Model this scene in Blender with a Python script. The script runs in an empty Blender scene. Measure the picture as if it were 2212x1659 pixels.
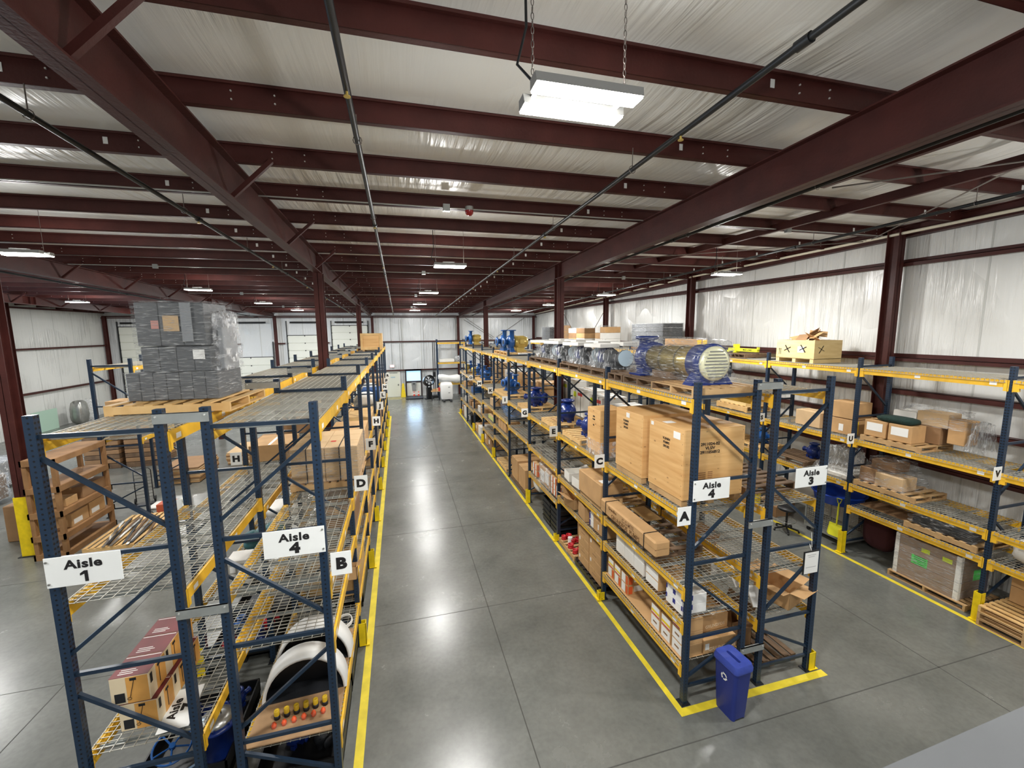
import bpy, math, random
from mathutils import Vector, Matrix
R = random.Random(7)
PI = math.pi
SC = bpy.context.scene
COL = SC.collection

# ------------------------------------------------------------------ camera, world, exposure
CAM_Z = 5.55
FPX, PCX, PCY = 905.01, 1106.0, 829.5
def _rows(yaw, pitch, roll):
    f = Vector((math.sin(yaw)*math.cos(pitch), math.cos(yaw)*math.cos(pitch), -math.sin(pitch)))
    r = Vector((math.cos(yaw), -math.sin(yaw), 0))
    d = f.cross(r)
    return math.cos(roll)*r + math.sin(roll)*d, -math.sin(roll)*r + math.cos(roll)*d, f
RT, DN, FW = _rows(math.radians(14.9583), math.radians(7.3835), math.radians(.5709))
cd = bpy.data.cameras.new('camera'); cam = bpy.data.objects.new('camera', cd); COL.objects.link(cam)
cd.sensor_width = 36; cd.sensor_fit = 'HORIZONTAL'; cd.lens = 36*FPX/2212; cd.clip_start = .05; cd.clip_end = 200
m = Matrix((RT, -DN, -FW)).transposed().to_4x4(); m.translation = (0, 0, CAM_Z); cam.matrix_world = m
SC.camera = cam
def at(x, y, X=None, Y=None, Z=None):
    """the real-world point that a pixel of the photograph shows on a known plane"""
    d = RT*((x-PCX)/FPX) + DN*((y-PCY)/FPX) + FW
    t = (Z-CAM_Z)/d.z if Z is not None else (X/d.x if X is not None else Y/d.y)
    return Vector((0, 0, CAM_Z)) + d*t

w = bpy.data.worlds.new('world'); SC.world = w; w.use_nodes = True
bg = w.node_tree.nodes['Background']; bg.inputs[0].default_value = (.75, .82, .9, 1); bg.inputs[1].default_value = .25
SC.view_settings.view_transform = 'Standard'; SC.view_settings.look = 'None'
SC.view_settings.gamma = 1; SC.view_settings.use_curve_mapping = False
SC.view_settings.exposure = 1.2
LAMP_W, FILL_W = 95.0, 48.0

# ------------------------------------------------------------------ materials
MATS = {}
def lin(c):
    return tuple(((v/255)/12.92 if v/255 <= .04045 else (((v/255)+.055)/1.055)**2.4) for v in c)
def mat(name, rgb, rough=.6, metal=0., var=.0, vscale=6., bump=0., bscale=40., stretch=(1, 1, 1), spec=.5, alpha=1., emit=0., emis=None, coords='Object', rgb2=None, trans=0.):
    if name in MATS: return MATS[name]
    m = bpy.data.materials.new(name); m.use_nodes = True; nt = m.node_tree; N = nt.nodes; L = nt.links
    b = N['Principled BSDF']; c = lin(rgb)
    b.inputs['Base Color'].default_value = (*c, 1); b.inputs['Roughness'].default_value = rough
    b.inputs['Metallic'].default_value = metal; b.inputs['Specular IOR Level'].default_value = spec
    b.inputs['Alpha'].default_value = alpha; b.inputs['Transmission Weight'].default_value = trans
    if emit:
        b.inputs['Emission Color'].default_value = (*lin(emis or rgb), 1); b.inputs['Emission Strength'].default_value = emit
    if var or bump or rgb2:
        tc = N.new('ShaderNodeTexCoord'); mp = N.new('ShaderNodeMapping'); mp.inputs['Scale'].default_value = stretch
        L.new(tc.outputs[coords], mp.inputs[0])
    if var or rgb2:
        nz = N.new('ShaderNodeTexNoise'); nz.inputs['Scale'].default_value = vscale; nz.inputs['Detail'].default_value = 4
        L.new(mp.outputs[0], nz.inputs['Vector'])
        rp = N.new('ShaderNodeValToRGB'); rp.color_ramp.elements[0].position = .32; rp.color_ramp.elements[1].position = .68
        c2 = lin(rgb2) if rgb2 else tuple(min(1, v*(1+var)) for v in c)
        c1 = c if rgb2 else tuple(v*(1-var) for v in c)
        rp.color_ramp.elements[0].color = (*c1, 1); rp.color_ramp.elements[1].color = (*c2, 1)
        L.new(nz.outputs[0], rp.inputs[0]); L.new(rp.outputs[0], b.inputs['Base Color'])
    if bump:
        n2 = N.new('ShaderNodeTexNoise'); n2.inputs['Scale'].default_value = bscale; n2.inputs['Detail'].default_value = 3
        L.new(mp.outputs[0], n2.inputs['Vector'])
        bp = N.new('ShaderNodeBump'); bp.inputs['Strength'].default_value = bump; bp.inputs['Distance'].default_value = .02
        L.new(n2.outputs[0], bp.inputs['Height']); L.new(bp.outputs[0], b.inputs['Normal'])
    MATS[name] = m
    return m

steel_red = mat('painted_maroon_steel', (70, 33, 29), .5, 0, .18, 2.5, .12, 30, spec=.3)
blue = mat('blue_rack_paint', (27, 45, 64), .38, 0, .12, 5)
yellow = mat('yellow_beam_paint', (232, 182, 48), .4, 0, .12, 5)
guard_y = mat('yellow_guard_paint', (236, 206, 20), .45, 0, .1, 9)
line_y = mat('yellow_floor_tape', (226, 204, 52), .5, 0, .12, 5)
galv = mat('galvanised_wire', (172, 169, 158), .4, .2)
galv_plate = mat('galvanised_plate', (168, 172, 170), .35, .5, .1, 8)
cardboard = mat('cardboard', (194, 154, 106), .75, 0, .09, 3)
cardboard2 = mat('darker_cardboard', (148, 114, 80), .8, 0, .1, 3)
cardboard3 = mat('pale_cardboard', (200, 170, 130), .8, 0, .07, 3)
tape = mat('packing_tape', (196, 158, 108), .25, 0)
white_p = mat('white_paper', (238, 238, 235), .55, 0)
white_box = mat('white_carton', (228, 226, 220), .6, 0, .03, 4)
black = mat('black_plastic', (18, 19, 22), .45)
black_ink = mat('black_ink', (22, 20, 22), .6)
orange = mat('orange_print', (220, 92, 40), .6)
dkblue = mat('dark_blue_print', (38, 44, 128), .5)
yel_print = mat('yellow_print', (240, 206, 40), .6)
green_p = mat('green_label', (84, 222, 96), .6)
lime_p = mat('lime_label', (214, 232, 40), .6)
red_p = mat('red_print', (196, 58, 50), .6)
pine = mat('pine_board', (198, 164, 116), .7, 0, 0, 3, .15, 20, (1, 1, 1), rgb2=(168, 132, 90))
pine_new = mat('fresh_pine_board', (226, 190, 132), .65, 0, 0, 3, .1, 20, rgb2=(204, 162, 102))
pine_old = mat('weathered_pallet_board', (120, 94, 68), .8, 0, 0, 4, .2, 20, rgb2=(92, 72, 54))
ply = mat('plywood', (228, 186, 126), .6, 0, 0, 2.0, .06, 30, (.6, .6, 6), rgb2=(208, 158, 98))
def knots(m, scale=(2.2, 2.2, 4.5), dark=(112, 66, 34), r=.12):
    nt = m.node_tree; N = nt.nodes; L = nt.links; b = N['Principled BSDF']; src = b.inputs['Base Color'].links[0].from_socket
    tc = N.new('ShaderNodeTexCoord'); mp = N.new('ShaderNodeMapping'); mp.inputs['Scale'].default_value = scale; L.new(tc.outputs['Object'], mp.inputs[0])
    vo = N.new('ShaderNodeTexVoronoi'); vo.inputs['Scale'].default_value = 1.6; L.new(mp.outputs[0], vo.inputs['Vector'])
    mr = N.new('ShaderNodeMapRange'); mr.inputs[1].default_value = r*.4; mr.inputs[2].default_value = r; mr.inputs[3].default_value = .75; mr.inputs[4].default_value = 0; L.new(vo.outputs['Distance'], mr.inputs[0])
    mx = N.new('ShaderNodeMix'); mx.data_type = 'RGBA'; L.new(mr.outputs[0], mx.inputs[0]); L.new(src, mx.inputs[6]); mx.inputs[7].default_value = (*lin(dark), 1); L.new(mx.outputs[2], b.inputs['Base Color'])
knots(ply); knots(pine, dark=(120, 80, 46), r=.07); knots(pine_new, dark=(140, 96, 54), r=.07)
pale_ply = mat('pale_plywood', (232, 206, 148), .6, 0, 0, 2.2, .06, 30, (1, 1, 5), rgb2=(218, 188, 128))
pump_blue = mat('deep_blue_enamel', (20, 44, 112), .28, 0, .15, 5)
pump_sky = mat('bright_blue_enamel', (30, 84, 150), .3, 0, .12, 5)
brass = mat('gold_enamel', (198, 172, 92), .3, .35, .12, 5)
silver = mat('bare_steel', (176, 176, 172), .3, .8, .08, 6)
dark_met = mat('dark_iron', (40, 42, 46), .5, .3)
grey_tub = mat('grey_plastic_tote', (88, 91, 94), .5, 0, .06, 3)
grey_tub2 = mat('lighter_grey_tote', (134, 138, 142), .5, 0, .05, 3)
binblue = mat('recycling_blue', (34, 50, 128), .45, 0, .06, 4)
bintop = mat('recycling_blue_lid', (58, 76, 164), .45, 0, .1, 14)
red_en = mat('red_enamel', (190, 34, 44), .4)
maroon_box = mat('maroon_carton_top', (112, 38, 40), .55, 0, .1, 5)
sign_w = mat('sign_white', (240, 242, 240), .35)
pipe_blk = mat('black_iron_pipe', (30, 32, 34), .4, .3)
conduit = mat('galvanised_conduit', (186, 186, 182), .35, .5)
door_w = mat('white_door_panel', (236, 238, 228), .5, 0, .02, 1)
dock_trim = mat('dark_door_track', (52, 54, 56), .5, .3)
teal = mat('teal_barrel', (40, 88, 92), .4)
poolblue = mat('pool_blue_plastic', (24, 72, 190), .4)
shovel_y = mat('shovel_yellow', (226, 226, 50), .4)
dgreen = mat('dark_green_cloth', (18, 44, 38), .9, 0, .2, 20, .5, 30)

def film_mat(name, alpha, tint=(225, 228, 230), scale=(1, 1, 6)):
    """thin clear stretch film: see-through between glossy, milky folds"""
    m = bpy.data.materials.new(name); m.use_nodes = True; nt = m.node_tree; N = nt.nodes; L = nt.links
    b = N['Principled BSDF']; b.inputs['Base Color'].default_value = (*lin(tint), 1)
    b.inputs['Roughness'].default_value = .12; b.inputs['Specular IOR Level'].default_value = .9
    tc = N.new('ShaderNodeTexCoord'); mp = N.new('ShaderNodeMapping'); mp.inputs['Scale'].default_value = scale
    L.new(tc.outputs['Object'], mp.inputs[0])
    nz = N.new('ShaderNodeTexNoise'); nz.inputs['Scale'].default_value = 5; nz.inputs['Detail'].default_value = 6; nz.inputs['Distortion'].default_value = .6
    L.new(mp.outputs[0], nz.inputs['Vector'])
    mr = N.new('ShaderNodeMapRange'); mr.inputs[1].default_value = .5; mr.inputs[2].default_value = .72
    mr.inputs[3].default_value = alpha*.35; mr.inputs[4].default_value = min(1, alpha*4)
    L.new(nz.outputs[0], mr.inputs[0]); L.new(mr.outputs[0], b.inputs['Alpha'])
    bp = N.new('ShaderNodeBump'); bp.inputs['Strength'].default_value = 1; bp.inputs['Distance'].default_value = .06
    L.new(nz.outputs[0], bp.inputs['Height']); L.new(bp.outputs[0], b.inputs['Normal'])
    MATS[name] = m
    return m
film = film_mat('clear_stretch_film', .16, scale=(1.3, 1.3, 12))
film_v = film_mat('clear_film_drape', .26, scale=(5, 5, .8))
film_b = film_mat('blue_tinted_film', .4, (110, 160, 220))
film_w = film_mat('white_film', .5, (240, 242, 245), (2, 2, 2))

def insulation(name, stretch, rgb=(222, 220, 212), rough=.3, strength=.55, thr=.46):
    """white vinyl-faced blanket, pulled into fine folds in patches"""
    m = bpy.data.materials.new(name); m.use_nodes = True; nt = m.node_tree; N = nt.nodes; L = nt.links
    b = N['Principled BSDF']; b.inputs['Base Color'].default_value = (*lin(rgb), 1); b.inputs['Roughness'].default_value = rough
    b.inputs['Specular IOR Level'].default_value = .6
    tc = N.new('ShaderNodeTexCoord'); mp = N.new('ShaderNodeMapping'); mp.inputs['Scale'].default_value = stretch
    L.new(tc.outputs['Object'], mp.inputs[0])
    nz = N.new('ShaderNodeTexNoise'); nz.inputs['Scale'].default_value = 1; nz.inputs['Detail'].default_value = 4; nz.inputs['Distortion'].default_value = .35
    L.new(mp.outputs[0], nz.inputs['Vector'])
    pt = N.new('ShaderNodeTexNoise'); pt.inputs['Scale'].default_value = .55; pt.inputs['Detail'].default_value = 1
    L.new(tc.outputs['Object'], pt.inputs['Vector'])
    mr = N.new('ShaderNodeMapRange'); mr.inputs[1].default_value = thr; mr.inputs[2].default_value = thr+.16; mr.inputs[3].default_value = .12; mr.inputs[4].default_value = 1
    L.new(pt.outputs[0], mr.inputs[0])
    mu = N.new('ShaderNodeMath'); mu.operation = 'MULTIPLY'; L.new(nz.outputs[0], mu.inputs[0]); L.new(mr.outputs[0], mu.inputs[1])
    bp = N.new('ShaderNodeBump'); bp.inputs['Strength'].default_value = strength; bp.inputs['Distance'].default_value = .14
    L.new(mu.outputs[0], bp.inputs['Height']); L.new(bp.outputs[0], b.inputs['Normal'])
    MATS[name] = m
    return m
roof_ins = insulation('roof_insulation', (9, .55, 1), (234, 233, 228), .3, .5)
wall_ins_r = insulation('wall_insulation_folded', (1, 9, .5), (224, 225, 222), .27, .8)
wall_ins_f = insulation('end_wall_insulation', (9, 1, .5), (224, 227, 228), .27, .8)

def concrete():
    m = bpy.data.materials.new('polished_concrete'); m.use_nodes = True; nt = m.node_tree; N = nt.nodes; L = nt.links
    b = N['Principled BSDF']; tc = N.new('ShaderNodeTexCoord')
    a = N.new('ShaderNodeTexNoise'); a.inputs['Scale'].default_value = .7; a.inputs['Detail'].default_value = 8; a.inputs['Roughness'].default_value = .65
    L.new(tc.outputs['Object'], a.inputs['Vector'])
    r = N.new('ShaderNodeValToRGB'); e = r.color_ramp.elements
    e[0].position = .3; e[0].color = (*lin((96, 98, 94)), 1); e[1].position = .75; e[1].color = (*lin((124, 125, 120)), 1)
    L.new(a.outputs[0], r.inputs[0])
    f = N.new('ShaderNodeTexNoise'); f.inputs['Scale'].default_value = 14; f.inputs['Detail'].default_value = 5
    L.new(tc.outputs['Object'], f.inputs['Vector'])
    mx = N.new('ShaderNodeMix'); mx.data_type = 'RGBA'; mx.blend_type = 'MULTIPLY'; mx.inputs[0].default_value = .22
    r2 = N.new('ShaderNodeValToRGB'); r2.color_ramp.elements[0].position = .35; r2.color_ramp.elements[0].color = (.55, .55, .54, 1); r2.color_ramp.elements[1].position = .6; r2.color_ramp.elements[1].color = (1, 1, 1, 1)
    L.new(f.outputs[0], r2.inputs[0]); L.new(r.outputs[0], mx.inputs[6]); L.new(r2.outputs[0], mx.inputs[7]); L.new(mx.outputs[2], b.inputs['Base Color'])
    rr = N.new('ShaderNodeMapRange'); rr.inputs[3].default_value = .2; rr.inputs[4].default_value = .32
    L.new(a.outputs[0], rr.inputs[0]); L.new(rr.outputs[0], b.inputs['Roughness'])
    b.inputs['Specular IOR Level'].default_value = .55
    return m
conc = concrete()

def perforated(name, rgb, axis):
    """painted upright with two rows of punched holes; axis = the coordinate across the punched face"""
    m = bpy.data.materials.new(name); m.use_nodes = True; nt = m.node_tree; N = nt.nodes; L = nt.links
    b = N['Principled BSDF']; b.inputs['Roughness'].default_value = .38
    tc = N.new('ShaderNodeTexCoord'); sp = N.new('ShaderNodeSeparateXYZ'); L.new(tc.outputs['Object'], sp.inputs[0])
    ge = N.new('ShaderNodeNewGeometry'); sn = N.new('ShaderNodeSeparateXYZ'); L.new(ge.outputs['True Normal'], sn.inputs[0])
    def M(op, a, bb=None, clamp=False):
        n = N.new('ShaderNodeMath'); n.operation = op; n.use_clamp = clamp
        for i, v in enumerate((a, bb)):
            if v is None: continue
            if isinstance(v, (int, float)): n.inputs[i].default_value = v
            else: L.new(v, n.inputs[i])
        return n.outputs[0]
    # distance along z to nearest hole centre, pitch 50.8 mm
    dz = M('ABSOLUTE', M('SUBTRACT', M('FRACT', M('DIVIDE', sp.outputs[2], .0508)), .5))
    dz = M('MULTIPLY', dz, .0508)
    nx = M('ABSOLUTE', sn.outputs[0]); isx = M('GREATER_THAN', nx, .5)
    # punched face (normal x): two columns at y = +-.018 ; side face (normal y): one column at x = 0
    dyc = M('SUBTRACT', M('ABSOLUTE', sp.outputs[1]), .019)
    du = M('ADD', M('MULTIPLY', dyc, isx), M('MULTIPLY', sp.outputs[0], M('SUBTRACT', 1, isx)))
    d = M('SQRT', M('ADD', M('MULTIPLY', du, du), M('MULTIPLY', dz, dz)))
    h = M('LESS_THAN', d, M('SUBTRACT', .0125, M('MULTIPLY', M('SUBTRACT', 1, isx), .0025)))
    mx = N.new('ShaderNodeMix'); mx.data_type = 'RGBA'
    mx.inputs[6].default_value = (*lin(rgb), 1); mx.inputs[7].default_value = (.004, .005, .008, 1)
    L.new(h, mx.inputs[0]); L.new(mx.outputs[2], b.inputs['Base Color'])
    MATS[name] = m
    return m
blue_perf = perforated('perforated_blue_upright', (26, 47, 70), 'y')

def emitter(name, rgb, s):
    m = bpy.data.materials.new(name); m.use_nodes = True; N = m.node_tree.nodes
    b = N['Principled BSDF']; b.inputs['Base Color'].default_value = (.8, .8, .8, 1)
    b.inputs['Emission Color'].default_value = (*lin(rgb), 1); b.inputs['Emission Strength'].default_value = s
    return m
led = emitter('lit_led_panel', (255, 252, 240), 14)
sky_pane = emitter('daylit_pane', (130, 196, 238), .5)

# ------------------------------------------------------------------ mesh builder
class MB:
    def __init__(s): s.v = []; s.f = []; s.mi = []; s.sm = []
    def add(s, vs, fs, m=0, sm=False):
        o = len(s.v); s.v += [tuple(p) for p in vs]
        for f in fs: s.f.append(tuple(i+o for i in f)); s.mi.append(m); s.sm.append(sm)
        return s
    def box(s, x0, x1, y0, y1, z0, z1, m=0):
        return s.add([(x0, y0, z0), (x1, y0, z0), (x1, y1, z0), (x0, y1, z0), (x0, y0, z1), (x1, y0, z1), (x1, y1, z1), (x0, y1, z1)],
                     [(0, 3, 2, 1), (4, 5, 6, 7), (0, 1, 5, 4), (1, 2, 6, 5), (2, 3, 7, 6), (3, 0, 4, 7)], m)
    def cbox(s, x0, x1, y0, y1, z0, z1, c=.01, m=0):
        """box with chamfered edges"""
        lo = (x0, y0, z0); hi = (x1, y1, z1); vs = []; idx = {}
        for a in range(3):
            for sx in (0, 1):
                for sy in (0, 1):
                    for sz in (0, 1):
                        sg = (sx, sy, sz); p = []
                        for k in range(3):
                            e = hi[k] if sg[k] else lo[k]
                            p.append(e if k == a else (e-c if sg[k] else e+c))
                        idx[(a, sg)] = len(vs); vs.append(p)
        fs = []
        for a in range(3):
            b, c2 = (a+1) % 3, (a+2) % 3
            for sa in (0, 1):
                q = []
                for (u, v) in ((0, 0), (1, 0), (1, 1), (0, 1)):
                    sg = [0, 0, 0]; sg[a] = sa; sg[b] = u; sg[c2] = v; q.append(idx[(a, tuple(sg))])
                fs.append(tuple(q) if sa else tuple(reversed(q)))
            # edges parallel to axis a: between faces of axes b and c2
            for sb in (0, 1):
                for sc_ in (0, 1):
                    q = []
                    for (ax, sa) in ((b, 0), (b, 1), (c2, 1), (c2, 0)):
                        sg = [0, 0, 0]; sg[a] = sa; sg[b] = sb; sg[c2] = sc_; q.append(idx[(ax, tuple(sg))])
                    fs.append(tuple(q) if sb != sc_ else tuple(reversed(q)))
        for sx in (0, 1):
            for sy in (0, 1):
                for sz in (0, 1):
                    q = [idx[(a, (sx, sy, sz))] for a in range(3)]
                    fs.append(tuple(q) if (sx+sy+sz) % 2 else tuple(reversed(q)))
        return s.add(vs, fs, m)
    def bar(s, p, q, w, h, m=0, up=(0, 0, 1)):
        p = Vector(p); q = Vector(q); d = (q-p).normalized(); u = Vector(up)
        if abs(d.dot(u)) > .98: u = Vector((1, 0, 0))
        a = d.cross(u).normalized()*(w/2); b = a.cross(d).normalized()*(h/2)
        vs = [p-a-b, p+a-b, p+a+b, p-a+b, q-a-b, q+a-b, q+a+b, q-a+b]
        return s.add(vs, [(0, 3, 2, 1), (4, 5, 6, 7), (0, 1, 5, 4), (1, 2, 6, 5), (2, 3, 7, 6), (3, 0, 4, 7)][::1], m)
    def cyl(s, p, q, r, n=12, m=0, r2=None, cap=True):
        p = Vector(p); q = Vector(q); d = (q-p).normalized(); u = Vector((0, 0, 1)) if abs(d.z) < .95 else Vector((1, 0, 0))
        a = d.cross(u).normalized(); b = a.cross(d).normalized(); r2 = r if r2 is None else r2
        vs = [p+(a*math.cos(t)+b*math.sin(t))*r for t in [2*PI*i/n for i in range(n)]] + [q+(a*math.cos(t)+b*math.sin(t))*r2 for t in [2*PI*i/n for i in range(n)]]
        s.add(vs, [(i, (i+1) % n, n+(i+1) % n, n+i) for i in range(n)], m, n > 6)
        if cap: s.add(vs[:n], [tuple(range(n))[::-1]], m); s.add(vs[n:], [tuple(range(n))], m)
        return s
    def lathe(s, prof, n=20, m=0, axis='Z', c=(0, 0, 0)):
        vs = []
        for (r, z) in prof:
            for i in range(n):
                t = 2*PI*i/n; p = (r*math.cos(t), r*math.sin(t), z)
                if axis == 'Y': p = (p[0], p[2], p[1])
                if axis == 'X': p = (p[2], p[0], p[1])
                vs.append((p[0]+c[0], p[1]+c[1], p[2]+c[2]))
        fs = [(k*n+i, k*n+(i+1) % n, (k+1)*n+(i+1) % n, (k+1)*n+i) for k in range(len(prof)-1) for i in range(n)]
        return s.add(vs, fs, m, True)
    def tube(s, pts, r, n=8, m=0, closed=False):
        pts = [Vector(p) for p in pts]; k = len(pts); vs = []
        for i, p in enumerate(pts):
            a = pts[(i-1) % k] if (closed or i > 0) else p; b = pts[(i+1) % k] if (closed or i < k-1) else p
            d = (b-a).normalized(); u = Vector((0, 0, 1)) if abs(d.z) < .9 else Vector((1, 0, 0))
            e = d.cross(u).normalized(); g = e.cross(d)
            vs += [p+(e*math.cos(2*PI*j/n)+g*math.sin(2*PI*j/n))*r for j in range(n)]
        fs = []
        for i in range(k if closed else k-1):
            o, o2 = i*n, ((i+1) % k)*n
            fs += [(o+j, o+(j+1) % n, o2+(j+1) % n, o2+j) for j in range(n)]
        s.add(vs, fs, m, True)
        if not closed: s.add(vs[:n], [tuple(range(n))], m); s.add(vs[-n:], [tuple(range(n))[::-1]], m)
        return s
    def mesh(s, name, mats):
        me = bpy.data.meshes.new(name); me.from_pydata(s.v, [], s.f)
        for m in (mats if isinstance(mats, (list, tuple)) else [mats]): me.materials.append(m)
        me.polygons.foreach_set('material_index', s.mi); me.polygons.foreach_set('use_smooth', s.sm); me.update()
        return me
    def build(s, name, mats, parent=None, loc=(0, 0, 0), rz=0):
        return put(name, s.mesh(name, mats), parent, loc, rz)
def put(name, me, parent=None, loc=(0, 0, 0), rz=0, rot=None):
    o = bpy.data.objects.new(name, me); COL.objects.link(o); o.location = loc
    o.rotation_euler = rot if rot else (0, 0, rz)
    if parent: o.parent = parent
    return o
def thing(name, label, cat, loc=(0, 0, 0), rz=0, group=None):
    o = bpy.data.objects.new(name, None); COL.objects.link(o); o.location = loc; o.rotation_euler = (0, 0, rz)
    o.empty_display_size = .1
    o['label'] = label; o['category'] = cat
    if group: o['group'] = group
    return o
def tag(o, label, cat, group=None):
    o['label'] = label; o['category'] = cat
    if group: o['group'] = group
    return o
def struct(name, mb, mats, parent=None, loc=(0, 0, 0)):
    o = mb.build(name, mats, parent, loc)
    if parent is None: o['kind'] = 'structure'
    return o
CACHE = {}
def cached(key, fn):
    if key not in CACHE: CACHE[key] = fn()
    return CACHE[key]
def lettering(text, parent, loc, size, m, rot=(PI/2, 0, 0), bold=.02, sx=1.0, name='lettering', space=1.0, ext=.001):
    cu = bpy.data.curves.new(name, 'FONT'); cu.body = text; cu.size = size; cu.align_x = 'CENTER'; cu.align_y = 'CENTER'
    cu.offset = bold*1.5*size; cu.extrude = ext; cu.space_character = space; cu.resolution_u = 3
    cu.materials.append(m)
    o = bpy.data.objects.new(name, cu); COL.objects.link(o); o.location = loc; o.rotation_euler = rot; o.scale = (sx, 1, 1)
    me = bpy.data.meshes.new_from_object(o.evaluated_get(bpy.context.evaluated_depsgraph_get()))
    bpy.data.objects.remove(o); o = put(name, me, parent, loc, 0, rot); o.scale = (sx, 1, 1)
    return o

# ================================================================== THE BUILDING
XL_W, XR_W, Y_FAR, Y_BACK = -20.2, 12.05, 36.6, -4.0
def roof_z(y): return 8.2 - .028*y                 # underside of insulation over the purlins
PUR = [3.75+1.43*k for k in range(-5, 23)]

floor = struct('floor', MB().box(XL_W-.3, XR_W+.3, Y_BACK, Y_FAR+.3, -.2, 0), conc)
joint_m = mat('joint_filler', (70, 70, 66), .8)
for (x0, x1, y0, y1) in ((XL_W, XR_W, 4.19, 4.205), (XL_W, XR_W, 11.33, 11.345), (XL_W, XR_W, 18.47, 18.485), (XL_W, XR_W, 25.6, 25.615),
                         (1.5, 1.515, Y_BACK, Y_FAR), (8.3, 8.315, Y_BACK, Y_FAR), (-5.4, -5.385, Y_BACK, Y_FAR), (-12.4, -12.385, Y_BACK, Y_FAR), (XL_W, XR_W, 7.7, 7.71), (XL_W, XR_W, 14.9, 14.91)):
    MB().box(x0, x1, y0, y1, -.01, .0012).build('control_joint', joint_m, floor)
# painted lines
for i, b_ in enumerate(((-.80, -.68, 3.0, 28.2), (3.70, 3.79, 4.66, 28.2), (3.70, 6.42, 4.56, 4.68), (10.18, 10.28, 1.0, 28.0))):
    MB().box(b_[0], b_[1], b_[2], b_[3], -.005, .0016+.0002*i).build('floor_line', line_y, floor)
MB().box(-1.3, -.0, 35.0, 36.3, -.005, .003).build('floor_patch', mat('yellowed_concrete', (168, 160, 118), .5, 0, .15, 4), floor)

# ceiling: insulation sagging between the purlins
mb = MB(); nx = 44; ys = []
for k in range(len(PUR)-1):
    for j in range(6): ys.append((PUR[k]+(PUR[k+1]-PUR[k])*j/6, math.sin(PI*j/6)))
ys.append((PUR[-1], 0)); ys.append((Y_FAR+.2, 0))
vs = []; fs = []
for (y, s_) in ys:
    for i in range(nx+1):
        x = XL_W-.1+(XR_W+.2-XL_W)*i/nx
        vs.append((x, y, roof_z(y)-.055*s_))
for a in range(len(ys)-1):
    for i in range(nx): fs.append((a*(nx+1)+i, (a+1)*(nx+1)+i, (a+1)*(nx+1)+i+1, a*(nx+1)+i+1))
mb.add(vs, fs, 0, True)
ceiling = struct('ceiling', mb, roof_ins)
RAFX = [-16.37, -9.23, -2.09, 5.05]
bolt_m = mat('bright_bolt', (226, 226, 222), .3, .6)
def purlin_mesh(L):
    d = .225; t = .012; fl = .075
    m_ = MB().box(0, L, -t/2, t/2, -d, 0).box(0, L, -fl, t/2, -.008, 0).box(0, L, -t/2, fl, -d, -d+.008).box(0, L, fl-.006, fl, -d, -d+.03).box(0, L, -fl, -fl+.006, -.03, 0)
    for xo in (.55, .95, L-.95, L-.55):          # bolts of the lapped ends, seen on the face
        for zo in (-.07, -.15): m_.cyl((xo, -.006-.012, zo), (xo, -.006, zo), .009, 6, 1)
    m_.box(L-1.32, L-1.27, -.011, -.006, -.14, -.06, 2)
    return m_.mesh('purlin', [steel_red, bolt_m, white_p])
spans = [(XL_W, -16.37), (-16.37, -9.23), (-9.23, -2.09), (-2.09, 5.05), (5.05, XR_W)]
for (a, b_) in spans:
    me = cached(('purlin', round(b_-a, 2)), lambda: purlin_mesh(b_-a))
    for y in PUR: put('purlin', me, ceiling, (a, y, roof_z(y)-.004))
# walls
def wall(name, mb, m): return struct(name, mb, m)
wall_far = wall('wall_far', MB().box(XL_W-.2, XR_W+.2, Y_FAR, Y_FAR+.2, 0, 7.6), wall_ins_f)
wall_right = wall('wall_right', MB().box(XR_W, XR_W+.2, Y_BACK, Y_FAR, 0, 8.6), wall_ins_r)
wall_left = wall('wall_left', MB().box(XL_W-.2, XL_W, Y_BACK, Y_FAR, 0, 8.6), wall_ins_r)
wall_back = wall('wall_back', MB().box(XL_W-.2, XR_W+.2, Y_BACK-.2, Y_BACK, 0, 8.6), wall_ins_f)
wainscot = mat('pale_wall_panel', (226, 230, 224), .45, 0, .03, 2)
# girts
gz = (7.06, 4.78, 2.30)
for z in gz:
    MB().box(XR_W-.2, XR_W-.002, Y_BACK, Y_FAR-.2, z-.012, z+.0).box(XR_W-.2, XR_W-.188, Y_BACK, Y_FAR-.2, z-.09, z).box(XR_W-.014, XR_W-.002, Y_BACK, Y_FAR-.2, z, z+.09).build('girt', steel_red, wall_right)
    MB().box(XL_W+.002, XL_W+.2, Y_BACK, Y_FAR-.2, z-.012, z).box(XL_W+.188, XL_W+.2, Y_BACK, Y_FAR-.2, z-.1, z).build('girt', steel_red, wall_left)
for z in (4.0, 3.26):
    MB().box(XR_W-.2, XR_W-.002, Y_BACK, Y_FAR-.2, z-.012, z+.0).box(XR_W-.2, XR_W-.188, Y_BACK, Y_FAR-.2, z-.12, z).build('girt', steel_red, wall_right)
for (a, b_) in ((-3.0, XR_W-.2), (-6.0, -5.4), (-9.2, -8.6), (-16.0, -11.7)):
    for z in (4.70, 2.30):
        if z < 4 and b_ < -3.1: continue
        MB().box(a, b_, Y_FAR-.2, Y_FAR-.002, z-.012, z).box(a, b_, Y_FAR-.2, Y_FAR-.188, z-.1, z).build('girt', steel_red, wall_far)
MB().box(XL_W, XR_W, Y_FAR-.22, Y_FAR-.002, 6.72, 6.80).box(XL_W, XR_W, Y_FAR-.34, Y_FAR-.22, 6.62, 6.68).build('eave_strut', steel_red, wall_far)
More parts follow.
